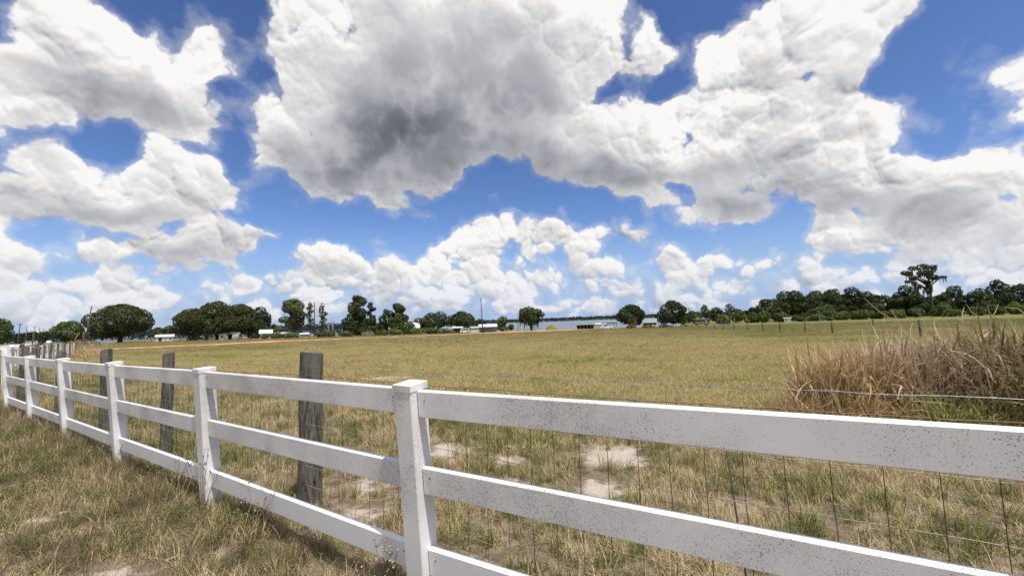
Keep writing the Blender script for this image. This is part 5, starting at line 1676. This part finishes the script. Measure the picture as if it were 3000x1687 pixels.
PALE = grass_material('bleached_stalk', [(0, (.15, .09, .06)), (.35, (.42, .31, .22)), (.7, (.66, .52, .39)), (1, (.88, .75, .58))], 0, .25)
OLIVE = grass_material('olive_stalk', [(0, (.085, .075, .03)), (.4, (.24, .20, .085)), (.75, (.44, .35, .19)), (1, (.68, .55, .34))], 0, .25)
def bl(px, y, rx, ry, h):
    x, yy, _ = gp(px, y); return (x, yy, rx, ry, h)
brush('dry_brush', 'golden brown clump of tall dead grass at the left end of the brush', 'dead grass', [bl(2455, 6.7, .62, .6, .98), bl(2520, 6.8, .7, .6, .95), bl(2590, 6.7, .8, .7, .90), bl(2660, 6.7, .8, .7, .88)], None, 3000, 401, .021, .5, mat=DRY)
brush('bleached_brush', 'pale bleached tangle of dead stalks in the middle of the brush', 'dead grass', [bl(2700, 6.6, 1.0, .9, 1.12), bl(2790, 6.5, 1.1, .9, 1.30), bl(2870, 6.7, 1.1, .9, 1.25)], None, 4200, 402, .017, .3, mat=PALE)
brush('olive_brush', 'olive and straw coloured tall grass at the right edge', 'tall grass', [bl(2930, 6.1, 1.0, 1.0, 1.30), bl(3010, 6.2, 1.2, 1.1, 1.35), bl(3100, 6.3, 1.3, 1.1, 1.35)], None, 4600, 403, .020, .5, mat=OLIVE)
brush('brush_litter', 'loose dead grass fallen around the foot of the brush', 'dead grass', [bl(2430, 6.2, .8, .5, .2), bl(2540, 6.1, 1.0, .4, .22), bl(2700, 6.0, 1.1, .4, .26), bl(2370, 6.6, .6, .5, .15)], None, 1800, 404, .012, .3, (.3, .8), mat=DRY)
brush('green_reeds', 'green grass growing at the foot of the bleached tangle', 'grass', [bl(2790, 5.5, .5, .3, .28), bl(2850, 5.5, .4, .3, .26), bl(2425, 6.6, .2, .3, .75)], None, 700, 405, .012, .6, (.3, .6), mat=GREEN)
brush('roadside_brush', 'brown dead brush where the far white fence meets the pasture', 'dead grass', [(-33.0, 31.5, 1.0, 1.0, 1.0), (-30.5, 29, .7, .7, .7), (-36, 34.5, 1.1, 1.1, 1.3)], None, 700, 406, .03, .4, mat=DRY)
# bare curved stalks that stick out of the tangle
def stalks():
    spots = [(2530, 872, 2620, 940, 6.3), (2545, 930, 2560, 1010, 6.1), (2610, 905, 2640, 960, 6.3), (2640, 950, 2625, 1035, 6.0), (2825, 900, 2818, 950, 6.5), (2830, 890, 2870, 930, 6.8), (2925, 890, 2905, 930, 6.6), (2940, 900, 3010, 925, 6.4), (2770, 925, 2900, 962, 6.2), (2740, 940, 2800, 1010, 6.2), (2674, 945, 2670, 1010, 6.1), (2585, 930, 2585, 945, 6.2), (2850, 930, 2920, 970, 6.0), (2580, 1000, 2560, 1030, 6.0)]
    for k, (x0, y0, x1, y1, dp) in enumerate(spots):
        A = EYE + ray(x1, y1) * dp; B = EYE + ray(x0, y0) * dp * 1.01
        C = (A + B) / 2 + np.array([rr.uniform(-.05, .05), 0, rr.uniform(-.04, .06)])
        D = A + np.array([rr.uniform(-.1, .1), .1, -.45])
        b = MB(); b.tube([D, A, C, B], [.008, .007, .006, .0025], 5, 0, False)
        o = b.build('dry_stalk', PALE)
        tag(o, ['long pale stalk arching up at the left of the bleached tangle', 'short upright pale stalk left of the arching one', 'pale stalk crossing the top of the left brush', 'crooked stalk standing in front of the left brush', 'short upright stalk before the very dark tree', 'long thin stalk leaning left below the rightmost crowns', 'forked upright stalk near the right edge', 'thick bent stalk drooping at the right edge', 'long low stalk lying over the bleached tangle', 'thin stalk rising left of the bleached tangle top', 'upright stalk beside the nearest dark pasture post', 'tiny upright stalk between two pasture posts', 'stalk sloping over the olive grass', 'stub of a stalk in front of the golden clump'][k], 'stalk', 'bare stalks standing out of the brush')
stalks()
# dry twiggy weeds at the foot of the posts
def twigs(label, x, y, seed, h=.42, n=9, group='twiggy weeds at the fence posts'):
    r = random.Random(seed)
    t = thing('dry_weed', label, 'weed', (x, y, float(ground_z(x, y) + relief(np.array(x), np.array(y))) - .02), 0, group)
    b = MB(); hd = MB()
    for i in range(n):
        a = r.uniform(0, 6.28); l = h * r.uniform(.6, 1.1); k = r.uniform(.05, .22)
        p1 = Vector((math.cos(a) * k * .4, math.sin(a) * k * .4, l * .5)); p2 = Vector((math.cos(a) * k, math.sin(a) * k, l))
        b.tube([(0, 0, 0), p1, p2], [.0022, .0017, .001], 4, 0, False)
        for q in range(3):
            s = p1.lerp(p2, r.random()); e = s + Vector((r.uniform(-.06, .06), r.uniform(-.06, .06), r.uniform(.03, .09)))
            b.tube([s, e], [.0012, .0008], 4, 0, False); hd.ico(e, r.uniform(.004, .008), 1)
        hd.ico(p2, .007, 1)
    b.build('stems', BROWN, t); tag(hd.build('seed_heads', LITTER, t), kind='stuff')
def foot(i, dx, dy): return posts[i] + E_ * dx + N_ * dy
for k, (i, dx, dy, lab) in enumerate(((2, -.12, -.16, 'dry weed with pale seed heads left of the nearest white post'), (3, .12, -.12, 'dark twiggy weed at the right foot of the second nearest white post'), (3, -.5, -.1, 'thin weed in front of the bottom rail left of the second nearest post'), (4, .2, -.12, 'twiggy weed at the foot of the third nearest white post'), (5, -.1, -.1, 'dark vine like weed on the fourth nearest white post'), (3, 1.0, -.12, 'tall thin weed against the middle of the bottom rail'))):
    p = foot(i, dx, dy); twigs(lab, float(p[0]), float(p[1]), 500 + k, .5 if k in (1, 4) else .38)
# scraps of litter on the verge
GL = 'pale scraps lying in the verge'
for k, (px, py, lab) in enumerate(((480, 1470, 'pale scrap under the second bay of the fence'), (190, 1515, 'white scrap among the weeds at the lower left'), (505, 1640, 'long pale scrap near the bottom edge'))):
    x, y = hit(px, py)
    b = MB(); b.box((0, 0, 0), (.05 + .012 * k, .016, .006), rz=.5 + .3 * k, bevel=.003)
    o = b.build('scrap', plain('pale_scrap', (.5, .46, .40)), None, (x, y, float(ground_z(x, y) + relief(np.array(x), np.array(y))) + .03)); o.rotation_euler = (.1, .15, 0)
    tag(o, lab, 'scrap', GL)
